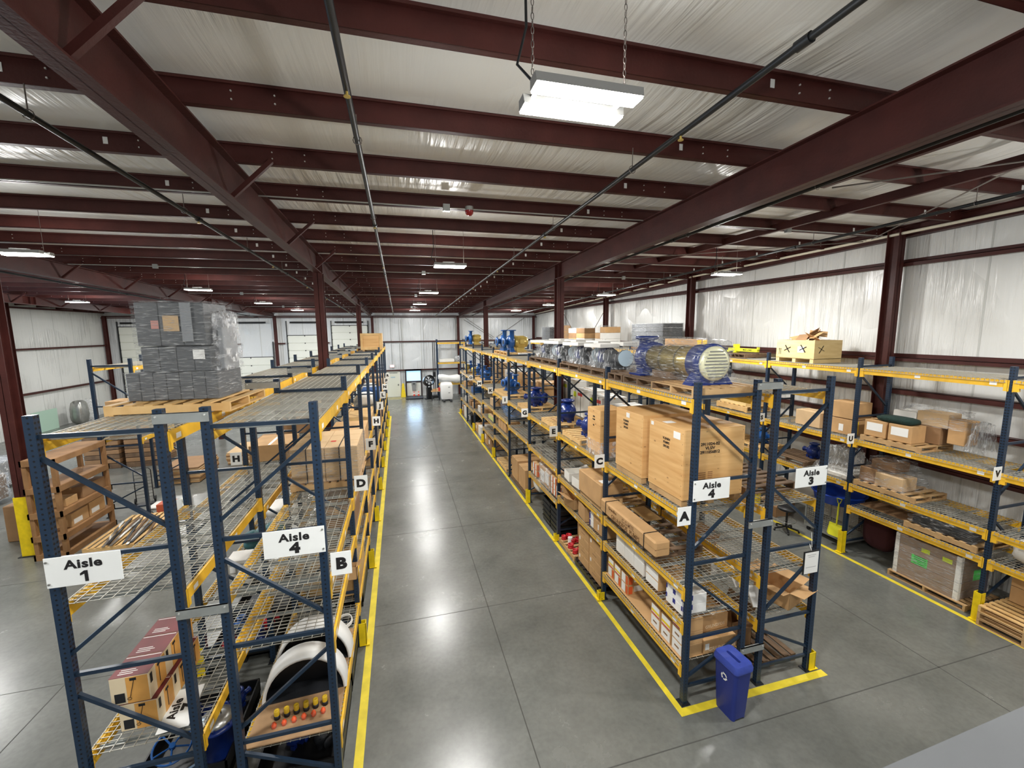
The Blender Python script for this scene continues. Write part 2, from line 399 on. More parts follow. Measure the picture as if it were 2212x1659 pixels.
# seams between the wall blankets
seam = mat('blanket_seam', (196, 198, 194), .35)
for x in [i*1.52-19.5 for i in range(21)]: MB().box(x, x+.045, Y_FAR-.006, Y_FAR-.001, 0, 6.7).build('seam_tape', seam, wall_far)
for y in [i*1.52-3 for i in range(26)]:
    MB().box(XR_W-.006, XR_W-.001, y, y+.03, 0, 8).build('seam_tape', seam, wall_right)
    MB().box(XL_W+.001, XL_W+.006, y, y+.03, 0, 8).build('seam_tape', seam, wall_left)
# lighter hanging panel low on the right wall and cross-bracing rods on the walls
rod = mat('brace_rod', (120, 112, 106), .4, .5)
for (p, q) in (((5.6, 36.33, 6.6), (8.1, 36.33, 4.9)), ((10.9, 36.33, 6.6), (8.3, 36.33, 4.9)), ((5.45, 36.3, 6.45), (8.0, 36.3, 4.8))):
    MB().cyl(p, q, .02, 6).build('brace_rod', rod, wall_far)
for (p, q) in (((11.8, 29.4, 6.8), (11.8, 25.9, 4.3)), ((11.8, 22.6, 6.8), (11.8, 25.7, 4.3))):
    MB().cyl(p, q, .02, 6).build('brace_rod', rod, wall_right)

def ibeam(mb, x, y0, y1, z0a, z1a, z0b, z1b, fw, t=.02, web=.012):
    """tapered I girder along y between (y0: z0a..z1a) and (y1: z0b..z1b)"""
    def hexa(xa, xb, za0, za1, zb0, zb1):
        mb.add([(xa, y0, za0), (xb, y0, za0), (xb, y1, zb0), (xa, y1, zb0), (xa, y0, za1), (xb, y0, za1), (xb, y1, zb1), (xa, y1, zb1)],
               [(0, 3, 2, 1), (4, 5, 6, 7), (0, 1, 5, 4), (1, 2, 6, 5), (2, 3, 7, 6), (3, 0, 4, 7)])
    hexa(x-web/2, x+web/2, z0a, z1a, z0b, z1b)
    hexa(x-fw/2, x+fw/2, z0a, z0a+t, z0b, z0b+t); hexa(x-fw/2, x+fw/2, z1a-t, z1a, z1b-t, z1b)
names_r = {-16.37: 'maroon roof girder over the far left bay, leftmost of the four', -9.23: 'maroon roof girder on the column with the yellow foot',
           -2.09: 'maroon roof girder above the Aisle 1 and Aisle 4 rack pair', 5.05: 'maroon roof girder above the rack pair holding the plywood crates'}
def rt(y): return roof_z(y)-.215
def rbot(y): return 7.40-.0195*y
for x in RAFX:
    r_ = thing('roof_girder', names_r[x], 'girder', (0, 0, 0)); r_['kind'] = 'structure'
    for (a, b_) in ((Y_BACK, 12.9), (12.9, 24.8), (24.8, Y_FAR-.25)):
        mb = MB(); ibeam(mb, x, a, b_, rbot(a), rt(a), rbot(b_), rt(b_), .2)
        mb.build('girder_section', steel_red, r_)
    mb = MB()
    for y in (12.75, 13.05, 24.65, 24.95):
        mb = MB(); mb.box(x-.095, x+.095, y, y+.012, rbot(y)+.02, rt(y)-.02); mb.build('stiffener_plate', steel_red, r_)
    for y in PUR[5:-2:2]:
        for s_ in (1,): MB().bar((x+s_*.03, y-.05, rbot(y)+.04), (x+s_*.55, y-.05, rt(y)+.02), .055, .055).build('flange_brace', steel_red, r_)
cn = {(-9.23, 24.8): 'maroon column hidden behind the grey tote stack', (-16.37, 12.9): 'maroon column far left in front of the left wall', (-9.23, 12.9): 'maroon column with a tall yellow painted foot beside the wooden box rack',
      (-2.09, 12.9): 'maroon column rising between the near left racks', (5.05, 12.9): 'maroon column rising behind the wrapped pumps on the right rack',
      (-2.09, 24.8): 'slim far maroon column left of the lone wooden crate', (5.05, 24.8): 'slim far maroon column behind the blue and gold pumps'}
def hcol(mb, x, y, z0, z1, w=.2, d=.24):
    mb.box(x-w/2, x+w/2, y-d/2, y-d/2+.014, z0, z1).box(x-w/2, x+w/2, y+d/2-.014, y+d/2, z0, z1).box(x-.006, x+.006, y-d/2, y+d/2, z0, z1)
for (x, y), lab in cn.items():
    c_ = thing('steel_column', lab, 'column', (x, y, 0)); c_['kind'] = 'structure'
    mb = MB(); hcol(mb, 0, 0, 0, rbot(y)+.01, .24, .26); mb.build('shaft', steel_red, c_)
    if x == -9.23 and y == 12.9:
        MB().box(-.145, .145, -.15, .15, 0, 1.55).build('painted_foot', guard_y, c_)
        MB().box(-.2, .2, -.2, .2, 0, .02).build('base_plate', dark_met, c_)
for y in (.3, 7.72, 15.1, 22.5, 29.6):
    mb = MB(); hcol(mb, XR_W-.33, y, 0, 7.85, .22, .27)
    o = mb.build('wall_column', steel_red, wall_right)
    mb = MB(); hcol(mb, XL_W+.33, y-1.2, 0, 7.85, .22, .2); mb.build('wall_column', steel_red, wall_left)
for x in (-9.2, -2.05, 4.95, 11.75, -16.37, -20.0):
    mb = MB(); hcol(mb, x, Y_FAR-.33, 0, 6.75, .2, .2); mb.build('wall_column', steel_red, wall_far)
# edge girder on the right wall, struts beside the right girder
mb = MB(); ibeam(mb, 11.9, Y_BACK, Y_FAR-.3, 7.97, 8.27, 6.85, 7.12, .2); mb.build('edge_girder', steel_red, wall_right)
MB().tube([(11.68, Y_BACK, 7.84), (11.68, 5, 7.77), (11.68, 15, 7.62), (11.68, Y_FAR-.5, 6.9)], .035, 8).build('sprinkler_main', mat('cream_pipe', (222, 216, 196), .4), wall_right)
for (x, za, zb, ya, yb) in ((6.5, 7.86, 7.72, 1.5, 5.4), (8.3, 7.84, 7.3, 2.5, 18)):
    MB().box(x-.04, x+.04, ya, yb, 0, .16).add([], []).build('roof_strut', steel_red, ceiling, (0, 0, za-.16))
MB().cyl((9.6, 2.6, 7.72), (6.7, 5.4, 7.72), .012, 6).build('tie_rod', rod, ceiling)
MB().cyl((7.2, 2.6, 7.72), (11.6, 8.2, 7.72), .012, 6).build('tie_rod', rod, ceiling)
MB().cyl((11.6, 8.4, 7.7), (5.3, 12.5, 7.6), .012, 6).build('tie_rod', rod, ceiling)

# sprinkler pipes under the purlins
for i, (x, z, lab) in enumerate(((-.34, 7.72, 'black sprinkler pipe running down the middle of the roof, left of the near light'),
                          (2.97, 7.70, 'black sprinkler pipe crossing the roof right of the near light'),
                          (-3.15, 7.66, 'black sprinkler pipe left of the girder over the left racks'),
                          (6.0, 7.72, 'black sprinkler pipe beside the right girder'), (9.4, 7.7, 'black sprinkler pipe near the right wall'),
                          (-10.1, 7.6, 'black sprinkler pipe over the dock area left of the yellow-footed column'))):
    p_ = thing('sprinkler_pipe', lab, 'pipe')
    a, b_ = (x, -1.5, z+.04), (x, 35.6, z+.04-.027*37)
    MB().cyl(a, b_, .03, 10).build('pipe', pipe_blk, p_)
    mb_c = cached('coup', lambda: MB().cyl((0, -.06, 0), (0, .06, 0), .042, 10).mesh('coupling', pipe_blk))
    hang = cached('hang', lambda: MB().cyl((0, 0, .03), (0, 0, .26), .006, 5).tube([(.045*math.cos(t), 0, .045*math.sin(t)) for t in [2*PI*k/10 for k in range(10)]], .005, 4, 0, True).mesh('pipe_hanger', rod))
    for k in range(12):
        y = 2.2+2.86*k; zz = z+.04-.027*(y+1.5)
        put('pipe_hanger', hang, p_, (x, y, zz))
        if k % 2 == 0: put('coupling', mb_c, p_, (x, y+.5, zz-.013))
    if i < 3:
        for k in range(8):
            y = 4.1+4.3*k
            MB().cyl((x, y, z-.02-.027*(y+1.5)), (x, y, z+.06-.027*(y+1.5)), .012, 6).cyl((x, y, z-.03-.027*(y+1.5)), (x, y, z-.022-.027*(y+1.5)), .03, 8).build('sprinkler_head', brass, p_)

# thin conduits along three purlins
for (y, x0, x1) in ((7.98, -9, 4.9), (15.2, -9, 4.9), (22.3, -9, 4.9), (7.98, 5.3, 11.5), (15.2, 5.3, 11.5), (22.3, 5.3, 11.5), (29.5, -9, 11.5)):
    z = roof_z(y)-.25
    nm = {7.98: 'nearest', 15.2: 'second nearest', 22.3: 'third nearest', 29.5: 'farthest'}[y]
    c_ = thing('electrical_conduit', 'thin grey conduit under a purlin, %s from the camera, %s' % (nm, 'right bay' if x0 > 0 else 'centre and left bays'), 'conduit')
    MB().cyl((x0, y-.1, z), (x1, y-.1, z), .012, 6).build('tube', conduit, c_)
    for xb in ([.92, -6.9] if x0 < 0 else [8.6]): MB().box(xb-.06, xb+.06, y-.14, y-.06, z-.06, z+.06).build('junction_box', galv_plate, c_)
b_ = thing('alarm_beacon', 'red dome alarm beacon under a purlin beside the junction box', 'beacon', (1.33, 7.86, roof_z(7.98)-.27))
MB().cyl((0, 0, -.01), (0, 0, .06), .075, 10).build('housing', galv_plate, b_)
MB().lathe([(.0, -.1), (.04, -.095), (.07, -.06), (.078, -.01)], 12).build('dome', mat('red_lens', (150, 26, 30), .2), b_)

# ------------------------------------------------------------------ high-bay lights
LABL = {(1.2, 2.72): 'large double-strip light nearest the camera, hung on two chains',
        (1.2, 9.9): 'glowing light fixture below the red beacon, second nearest over the aisle', (1.2, 16.9): 'third nearest light over the middle aisle',
        (1.2, 24.1): 'fourth nearest light over the middle aisle', (1.2, 31.5): 'farthest light over the middle aisle',
        (8.8, 9.9): 'nearest light in front of the right wall', (8.8, 16.9): 'second nearest light over the right aisle', (8.8, 24.1): 'third nearest light over the right aisle',
        (8.8, 31.5): 'farthest light over the right aisle', (-6.55, 9.9): 'bright light cut by the left edge of the photograph', (-6.55, 16.9): 'light above the grey wrapped stack of totes',
        (-6.55, 24.1): 'third light over the left aisle, right of the wrapped stack', (-6.55, 31.5): 'farthest light over the left aisle', (-14.2, 24.1): 'light hanging before the left wall beside the dock doors',
        (-14.2, 31.5): 'far light before the left dock door', (-14.2, 9.9): 'light over the far left bay outside the view', (-14.2, 16.9): 'second light over the far left bay',
        (1.2, -2.6): 'light behind the camera over the mezzanine', (8.8, 2.72): 'light over the right aisle beside the camera', (-6.55, 2.72): 'light over the left aisle beside the camera'}
def hb_housing():
    m_ = MB()
    for yo in (-.125, .125):
        m_.add([(-.355, yo-.065, 0), (.355, yo-.065, 0), (.355, yo+.065, 0), (-.355, yo+.065, 0), (-.36, yo-.05, .06), (.36, yo-.05, .06), (.36, yo+.05, .06), (-.36, yo+.05, .06)],
               [(4, 5, 6, 7), (0, 1, 5, 4), (1, 2, 6, 5), (2, 3, 7, 6), (3, 0, 4, 7)])
    m_.box(-.31, -.28, -.1, .1, .04, .06).box(.28, .31, -.1, .1, .04, .06).box(-.16, .1, -.04, .04, .05, .1).cyl((-.1, 0, .02), (-.1, 0, .06), .024, 10)
    return m_.mesh('housing', mat('white_fixture', (150, 150, 148), .5))
def hb_panel(): return MB().box(-.35, .35, -.06, .06, -.012, .004).mesh('led_panel', led)
def hb_chain():
    m_ = MB()
    for k in range(26):
        z = .1+k*.035
        pts = [(.009*math.cos(t), 0, z+.02*math.sin(t)) if k % 2 else (0, .009*math.cos(t), z+.02*math.sin(t)) for t in [2*PI*i/8 for i in range(8)]]
        m_.tube(pts, .003, 4, 0, True)
    return m_.mesh('chain', rod)
HH, HP, HC = hb_housing(), hb_panel(), hb_chain()
def hb_wire(): return MB().cyl((0, 0, .06), (0, 0, .9), .004, 4).mesh('suspension_wire', rod)
HWi = hb_wire()
for (x, y), lab in LABL.items():
    z = 7.0 if y > 0 else 7.1
    t_ = thing('high_bay_light', lab, 'light', (x, y, z))
    put('housing', HH, t_)
    for yo in (-.125, .125): put('led_panel', HP, t_, (0, yo, 0))
    near = y < 5
    for xo in (-.32, .32):
        o = put('chain' if near else 'suspension_wire', HC if near else HWi, t_, (xo, 0, 0)); o.scale = (1, 1, (roof_z(y)-z-.02)/.98 if near else (roof_z(y)-z-.06)/.9)
    MB().tube([(-.3, 0, .08), (-.42, 0, .18), (-.36, 0, .4), (-.37, 0, 1.0)], .009, 6).build('power_cable', pipe_blk, t_)
    ld = bpy.data.lights.new('lamp', 'AREA'); ld.shape = 'RECTANGLE'; ld.size = .7; ld.size_y = .4; ld.energy = LAMP_W; ld.color = (1, .99, .965)
    lo = bpy.data.objects.new('lamp', ld); COL.objects.link(lo); lo.parent = t_; lo.location = (0, 0, -.03)
    ld = bpy.data.lights.new('fill_lamp', 'POINT'); ld.shadow_soft_size = .12; ld.energy = FILL_W; ld.color = (1, .99, .965)
    lo = bpy.data.objects.new('fill_lamp', ld); COL.objects.link(lo); lo.parent = t_; lo.location = (0, 0, -.2)  # extra point light added under each fixture to brighten roof and purlins
#CONTENT

# ================================================================== PALLET RACKS
ordn = ['first', 'second', 'third', 'fourth', 'fifth', 'sixth', 'seventh', 'eighth', 'ninth', 'tenth']
BAY, FY0, UH = 2.547, 4.76, 4.82
FD = 1.07
def fy(k): return FY0+BAY*k
def upright_mesh():
    return MB().box(-.04, .04, -.037, .037, 0, UH).mesh('upright', blue_perf)
def foot_mesh(): return MB().box(-.075, .075, -.07, .07, 0, .012).cyl((-.055, -.05, .012), (-.055, -.05, .04), .01, 6).cyl((.055, .05, .012), (.055, .05, .04), .01, 6).mesh('foot_plate', dark_met)
UM, FM = upright_mesh(), foot_mesh()
def brace_meshes(s):
    """horizontal and diagonal struts of one frame; s=+1 when the outer upright is at low x"""
    out = []; hs = (4.62, 3.42, 2.2, 1.03, .27); a, b_ = .04, FD-.04
    for z in hs: out.append(MB().box(a, b_, -.018, .018, z-.022, z+.018).mesh('brace', blue))
    ds = ((4.44, 3.60), (2.40, 3.22), (2.0, 1.19), (.40, .90))
    for (zo, zi) in ds:
        p = (a if s > 0 else b_, 0, zo); q = (b_ if s > 0 else a, 0, zi)
        out.append(MB().bar(p, q, .036, .036, 0, (0, 1, 0)).mesh('brace', blue))
    return out
BR = {1: brace_meshes(1), -1: brace_meshes(-1)}
BL = BAY-.075
def beam_mesh(s):
    """s=+1: outer face towards -x"""
    m_ = MB(); o = -1 if s > 0 else 1
    def bx(xa, xb, z0, z1, ya=.0, yb=BL, mi=0): m_.box(min(xa, xb), max(xa, xb), ya, yb, z0, z1, mi)
    bx(-.022*1, .022, -.128, -.04); bx(o*.022, -o*.004, -.04, 0); 
    for y0 in (-.008, BL-.004): bx(o*.03, -o*.05, -.20, .01, y0, y0+.012)
    bx(o*.0225, o*.0235, -.1, -.045, .14, .24, 1); bx(o*.0225, o*.0235, -.1, -.045, 1.3, 1.4, 1)
    for y0 in (.0, BL-.05): bx(o*.03, -o*.03, -.19, .006, y0-.02+(0 if y0 else .0), y0+.05)
    return m_.mesh('beam', [yellow, white_p])
BM = {1: beam_mesh(1), -1: beam_mesh(-1)}
PL = (BL-.04)/2
def deck_mesh():
    m_ = MB(); r = .0034; z = .006
    n = 19
    for i in range(n):
        y = .02+(PL-.04)*i/(n-1)
        m_.box(-.028, FD-.052, y-r, y+r, z-r, z+r)
        m_.box(-.034, -.028, y-r, y+r, z-.046, z+r); m_.box(FD-.052, FD-.046, y-r, y+r, z-.046, z+r)
    for i in range(11):
        x = -.02+(FD-.04)*i/10
        m_.box(x-r, x+r, 0, PL, z+r, z+3*r)
    for x in (-.036, FD-.044): m_.box(x-r, x+r, 0, PL, z-.046, z-.04)
    return m_.mesh('wire_deck', galv)
DM = deck_mesh()
def chan_mesh(): return MB().box(.02, FD-.1, -.02, .02, -.032, -.029).box(.02, FD-.1, -.02, -.017, -.032, .0).box(.02, FD-.1, .017, .02, -.032, .0).mesh('support_channel', galv_plate)
CM = chan_mesh()
def rack(label, x0, s, levels, group='blue and yellow pallet racks', y_start=FY0, extra=None):
    """x0: low-x face; s=+1 when the aisle (outer) side is at low x; levels: per bay a list of beam-top heights"""
    t = thing('pallet_rack', label, 'rack', (x0, y_start, 0), 0, group)
    n = len(levels)
    for k in range(n+1):
        for dx in (.04, FD-.04):
            put('upright', UM, t, (dx, k*BAY, 0)); put('foot_plate', FM, t, (dx, k*BAY, 0))
        for me in BR[s]: put('brace', me, t, (0, k*BAY, 0))
    for k, lv in enumerate(levels):
        y = k*BAY+.037
        for z in lv:
            put('beam', BM[1], t, (.022, y, z)); put('beam', BM[-1], t, (FD-.022, y, z))
            for j in range(2):
                d = put('wire_deck', DM, t, (.022+.001, y+.02+j*(PL+.004), z))
                for q in range(3): put('support_channel', CM, d, (.0, .12+q*(PL-.24)/2, 0))
    return t
LC = [[4.58, 2.93, 1.815, 1.28, .60], [4.58, 2.93, 1.80, 1.24], [4.58, 2.93, 1.93, 1.05], [4.57, 2.93, 2.0], [4.56, 2.93, 2.10, 1.50, .99],
      [4.55, 2.92, 2.14, 1.45, .80], [4.55, 2.9, 2.0, 1.24], [4.55, 2.9, 1.98, 1.1], [4.55, 2.9, 1.98, 1.1]]
LD = [[4.58, 2.86, 1.77, 1.05]]+[[4.58, 2.86, 1.80]]*3+[[4.57, 2.86, 1.8, .9]]*5
LA = [[4.58, 2.90, 1.20]]+[[4.58, 2.72, 1.20]]+[[4.58, 2.72, 1.3]]*7
LB = [[4.58, 2.74, 2.07, .82], [4.58, 2.72, 2.0, 1.36, .8], [4.58, 2.72, 1.6, .8]]+[[4.58, 2.72, 1.6, .8]]*6
LW = [[4.57, 2.88, 1.77, 1.22], [4.57, 2.88, 1.77, 1.22], [4.57, 2.86, 1.78]]+[[4.56, 2.85, 1.8]]*9
XA, XB, XC, XD, XW = -3.315, -1.935, 3.83, 5.17, 10.39
RC = rack('blue and yellow pallet rack run holding the three large plywood crates', XC, 1, LC)
RD = rack('pallet rack run with the Aisle 3 sign, back to back behind the plywood crates', XD, -1, LD)
RA = rack('blue and yellow pallet rack run with the Aisle 1 sign', XA, 1, LA)
RB = rack('pallet rack run with the letter B sign, along the left edge of the middle aisle', XB, -1, LB)
RW = rack('blue and yellow pallet rack run standing along the insulated right wall', XW, 1, LW, y_start=4.80-BAY)
RE = rack('short blue rack behind the stacked wooden frame, beside the dock floor', -8.75, 1, [[4.58, 2.4]], y_start=14.9)
# row spacers between back-to-back frames (bolted plates)
def spacer(par, x0, x1, k, z):
    MB().box(x0, x1, -.055, -.038, -.05, .05).box(x0, x1, -.055, -.02, .046, .05).cyl((x0+.03, -.065, .02), (x0+.03, -.055, .02), .009, 6, 1).cyl((x1-.03, -.065, .02), (x1-.03, -.055, .02), .009, 6, 1).build('row_spacer', [galv_plate, bolt_m], par, (0, k*BAY, z))
for k in range(0, 10):
    for z in (4.73, 2.68, .65):
        if (k > 0 and z < 4) or k == 3: continue
        spacer(RA, FD-.08, XB+.08-XA, k, z); spacer(RC, FD-.08, XD+.08-XC, k, z)
# yellow post guards at upright feet
def guard_mesh(h): return MB().box(-.06, .06, -.055, -.045, 0, h).box(-.06, .06, .045, .055, 0, h).box(-.065, -.052, -.055, .055, 0, h).box(-.11, .06, -.07, .07, 0, .012).mesh('post_guard', guard_y)
def guard(par, x, k, h, s):
    o = put('post_guard', cached(('guard', h), lambda: guard_mesh(h)), par, (x, k*BAY, .012), 0 if s > 0 else PI)
for k in range(1, 10): guard(RB, FD+.02, k, .42, -1)
for k, h in ((1, .16), (2, .16), (3, .42), (5, .42), (6, .42), (7, .42), (9, .3)): guard(RC, -.02, k, h, 1)
for k in (1, 3, 5): guard(RA, -.02, k, .5, 1)
for k in (1, 2, 3): guard(RW, -.02, k, .55, 1)
guard(RD, FD+.02, 0, .3, -1)

# ------------------------------------------------------------------ signs
def sign(label, cat, text, c, w_, h_, rz=0, sizes=None, name='sign', bolts=()):
    t = thing(name, label, cat, c, rz)
    MB().cbox(-w_/2, w_/2, -.004, .004, -h_/2, h_/2, .002).build('plate', sign_w, t)
    if isinstance(text, str): lettering(text, t, (0, -.0055, -.004), h_*.64, black_ink, bold=.04, sx=1.12)
    else:
        for (tx, sz, dz, sx) in text:
            if tx == '1': MB().box(-.002, .026, -.0065, -.005, dz-.055, dz+.055).add([(-.002, -.0065, dz+.055), (-.002, -.0065, dz+.022), (-.036, -.0065, dz+.008), (-.036, -.0065, dz+.03)], [(0, 3, 2, 1)]).build('lettering', black_ink, t)
            else: lettering(tx, t, (0, -.0055, dz), sz, black_ink, bold=.022 if len(tx) > 1 else .04, sx=sx, space=1.08)
    for (bx, bz) in bolts: MB().cyl((bx, -.012, bz), (bx, -.004, bz), .011, 8).build('bolt', silver, t)
    return t
AY = FY0-.075
for (x0, x1, num, lab, side) in ((-3.30, -2.70, '1', 'white sign reading Aisle 1 on the outermost left upright', -1), (-1.47, -.87, '4', 'white sign reading Aisle 4 on the left rack beside letter B', 1),
                           (3.81, 4.41, '4', 'white sign reading Aisle 4 in front of the largest plywood crate', -1), (5.58, 6.18, '3', 'white sign reading Aisle 3 on the outermost right upright', 1)):
    sign(lab, 'sign', [('Aisle', .12, .06, 1.15), (num, .155, -.065, 1.2)], ((x0+x1)/2, AY, 3.32), .6, .3, 0, name='aisle_sign', bolts=[(side*.28, .11), (side*.28, -.11)])
t = sign('white Aisle 7 sign lying flat on the wire deck beside the maroon cartons', 'sign', [('Aisle', .12, .06, 1.15), ('7', .155, -.065, 1.2)], (-2.62, 5.2, 1.235), .6, .3, name='aisle_sign')
t.rotation_euler = (-PI/2, 0, PI/2+.12)
LT = {}
for k, ch in enumerate('BDFHJLNPR'): sign('white square sign with letter %s over the left edge of the middle aisle' % ch, 'sign', ch, (-.725, fy(k)-.055, 3.0), .215, .27, name='bay_sign')
for k, ch in enumerate('ACEGIKMO'): sign('white square sign with letter %s over the right edge of the middle aisle' % ch, 'sign', ch, (3.70, fy(k)-.055, 2.97), .215, .27, name='bay_sign')
for k, ch in ((1, 'V'), (2, 'U'), (3, 'S')): sign('white square sign with letter %s on the right wall rack' % ch, 'sign', ch, (10.27, 4.80-BAY+BAY*k-.05, 2.9), .215, .25, name='bay_sign')
sign('white square sign with letter H left of the near left rack pair', 'sign', 'H', (-3.43, fy(2)-.05, 2.9), .215, .27, name='bay_sign')
sign('blank white card hanging on the rack pair beside the Aisle 1 run', 'sign', '', (-3.43, fy(1)-.05, 2.89), .215, .27, name='bay_sign')

# ================================================================== ITEM BUILDERS
def snap(x0, x1, y0, y1):
    """slide a load along its shelf so that it stands clear of the rack uprights"""
    cx = (x0+x1)/2; c = .05
    if XW-.1 < cx < XW+1.2: fr = [4.80-BAY+BAY*k for k in range(13)]
    elif XA-.1 < cx < XB+1.2 or XC-.1 < cx < XD+1.2: fr = [fy(k) for k in range(10)]
    else: return y0, y1
    for f in fr:
        if y0 < f+c and y1 > f-c:
            d = (f+c-y0) if (y0+y1)/2 > f else (f-c-y1)
            if abs(d) < .95: y0 += d; y1 += d
    return y0, y1
FACES = {'-y': 0, '+y': 1, '-x': 2, '+x': 3, 'top': 4}
def patch(par, W, D, H, face, u0, u1, v0, v1, m, name='shipping_label', off=.0015, t=.002):
    """thin printed patch on a face of a W x D x H box centred on x, y with its base at z=0; u runs left to right as seen"""
    m_ = MB()
    if face == '-y': m_.box(-W/2+u0*W, -W/2+u1*W, -D/2-off-t, -D/2-off+t*.5, v0*H, v1*H)
    elif face == '+y': m_.box(-W/2+u0*W, -W/2+u1*W, D/2+off-t*.5, D/2+off+t, v0*H, v1*H)
    elif face == '-x': m_.box(-W/2-off-t, -W/2-off+t*.5, D/2-u1*D, D/2-u0*D, v0*H, v1*H)
    elif face == '+x': m_.box(W/2+off-t*.5, W/2+off+t, -D/2+u0*D, -D/2+u1*D, v0*H, v1*H)
    else: m_.box(-W/2+u0*W, -W/2+u1*W, -D/2+v0*D, -D/2+v1*D, H+off-t*.5, H+off+t)
    return m_.build(name, m, par)
def carton(label, x0, x1, y0, y1, z0, z1, m=None, decor=(), name='cardboard_box', cat='box', group=None, rz=0, taped=True, c=.006):
    if XC < x0 < XC+.064: x0, x1 = XC+.064, x1+XC+.064-x0
    y0, y1 = snap(x0, x1, y0, y1); W, D, H = x1-x0, y1-y0, z1-z0
    t = thing(name, label, cat, ((x0+x1)/2, (y0+y1)/2, z0), rz, group)
    MB().cbox(-W/2, W/2, -D/2, D/2, 0, H, min(c, min(W, D, H)*.1)).build('body', m or cardboard, t)
    if taped:
        if W > D: MB().box(-W/2-.001, W/2+.001, -.025, .025, H-.05, H+.0012).build('tape_strip', tape, t)
        else: MB().box(-.025, .025, -D/2-.001, D/2+.001, H-.05, H+.0012).build('tape_strip', tape, t)
    for d in decor: patch(t, W, D, H, *d)
    return t
def open_carton(label, x0, x1, y0, y1, z0, z1, m=None, rz=0, flaps=(.6, -.3, .4, .5), name='open_box', cat='box', group=None, fill=None):
    """box without a lid; flaps = outward angle (0 upright .. 1 flat) of -y, +y, -x, +x flaps, None = no flap"""
    y0, y1 = snap(x0, x1, y0, y1); W, D, H = x1-x0, y1-y0, z1-z0; th = .006
    t = thing(name, label, cat, ((x0+x1)/2, (y0+y1)/2, z0), rz, group)
    MB().box(-W/2, W/2, -D/2, -D/2+th, 0, H).box(-W/2, W/2, D/2-th, D/2, 0, H).box(-W/2, -W/2+th, -D/2, D/2, 0, H).box(W/2-th, W/2, -D/2, D/2, 0, H).box(-W/2, W/2, -D/2, D/2, 0, th).build('body', m or cardboard, t)
    L = min(W, D)*.48
    for i, a in enumerate(flaps):
        if a is None: continue
        s, c_ = math.sin(a*PI/2)*L, math.cos(a*PI/2)*L
        if i == 0: p = [(-W/2, -D/2, H), (W/2, -D/2, H), (W/2, -D/2-s, H+c_), (-W/2, -D/2-s, H+c_)]
        elif i == 1: p = [(-W/2, D/2, H), (W/2, D/2, H), (W/2, D/2+s, H+c_), (-W/2, D/2+s, H+c_)]
        elif i == 2: p = [(-W/2, -D/2, H), (-W/2, D/2, H), (-W/2-s, D/2, H+c_), (-W/2-s, -D/2, H+c_)]
        else: p = [(W/2, -D/2, H), (W/2, D/2, H), (W/2+s, D/2, H+c_), (W/2+s, -D/2, H+c_)]
        q = [(a_[0]+.004, a_[1]+.004, a_[2]+.004) for a_ in p]
        MB().add(p+q, [(0, 1, 2, 3), (7, 6, 5, 4), (0, 4, 5, 1), (1, 5, 6, 2), (2, 6, 7, 3), (3, 7, 4, 0)]).build('flap', m or cardboard, t)
    if fill: MB().box(-W/2+th, W/2-th, -D/2+th, D/2-th, th, H*.7).build('packing', fill, t)
    return t
def pallet(label, x0, x1, y0, y1, z0, m=pine, along='y', rz=0, group='wooden pallets', nb=7, h=.125, name='wooden_pallet'):
    """stringer pallet: stringers run along the given axis, boards across"""
    y0, y1 = snap(x0, x1, y0, y1); W, D = x1-x0, y1-y0; t = thing(name, label, 'pallet', ((x0+x1)/2, (y0+y1)/2, z0), rz, group)
    A, B = (W, D) if along == 'y' else (D, W)        # A across, B along the stringers
    def bx(key, a0, a1, b0, b1, z_0, z_1):
        def f():
            return (MB().box(a0, a1, b0, b1, z_0, z_1) if along == 'y' else MB().box(b0, b1, a0, a1, z_0, z_1)).mesh(key[0], m)
        return cached(key+(m.name, along), f)
    sm_ = bx(('stringer', round(B, 2), h), -.019, .019, -B/2, B/2, .017, h-.017)
    for a in (-A/2+.019, 0, A/2-.019): put('stringer', sm_, t, (a, 0, 0) if along == 'y' else (0, a, 0))
    bw = .09; bm = bx(('deck_board', round(A, 2), h), -A/2, A/2, -bw/2, bw/2, h-.017, h)
    for i in range(nb):
        b = -B/2+bw/2+(B-bw)*i/(nb-1); put('deck_board', bm, t, (0, b, 0) if along == 'y' else (b, 0, 0))
    lb = bx(('bottom_board', round(A, 2), h), -A/2, A/2, -bw/2, bw/2, 0, .017)
    for b in (-B/2+bw/2, 0, B/2-bw/2): put('bottom_board', lb, t, (0, b, 0) if along == 'y' else (b, 0, 0))
    return t
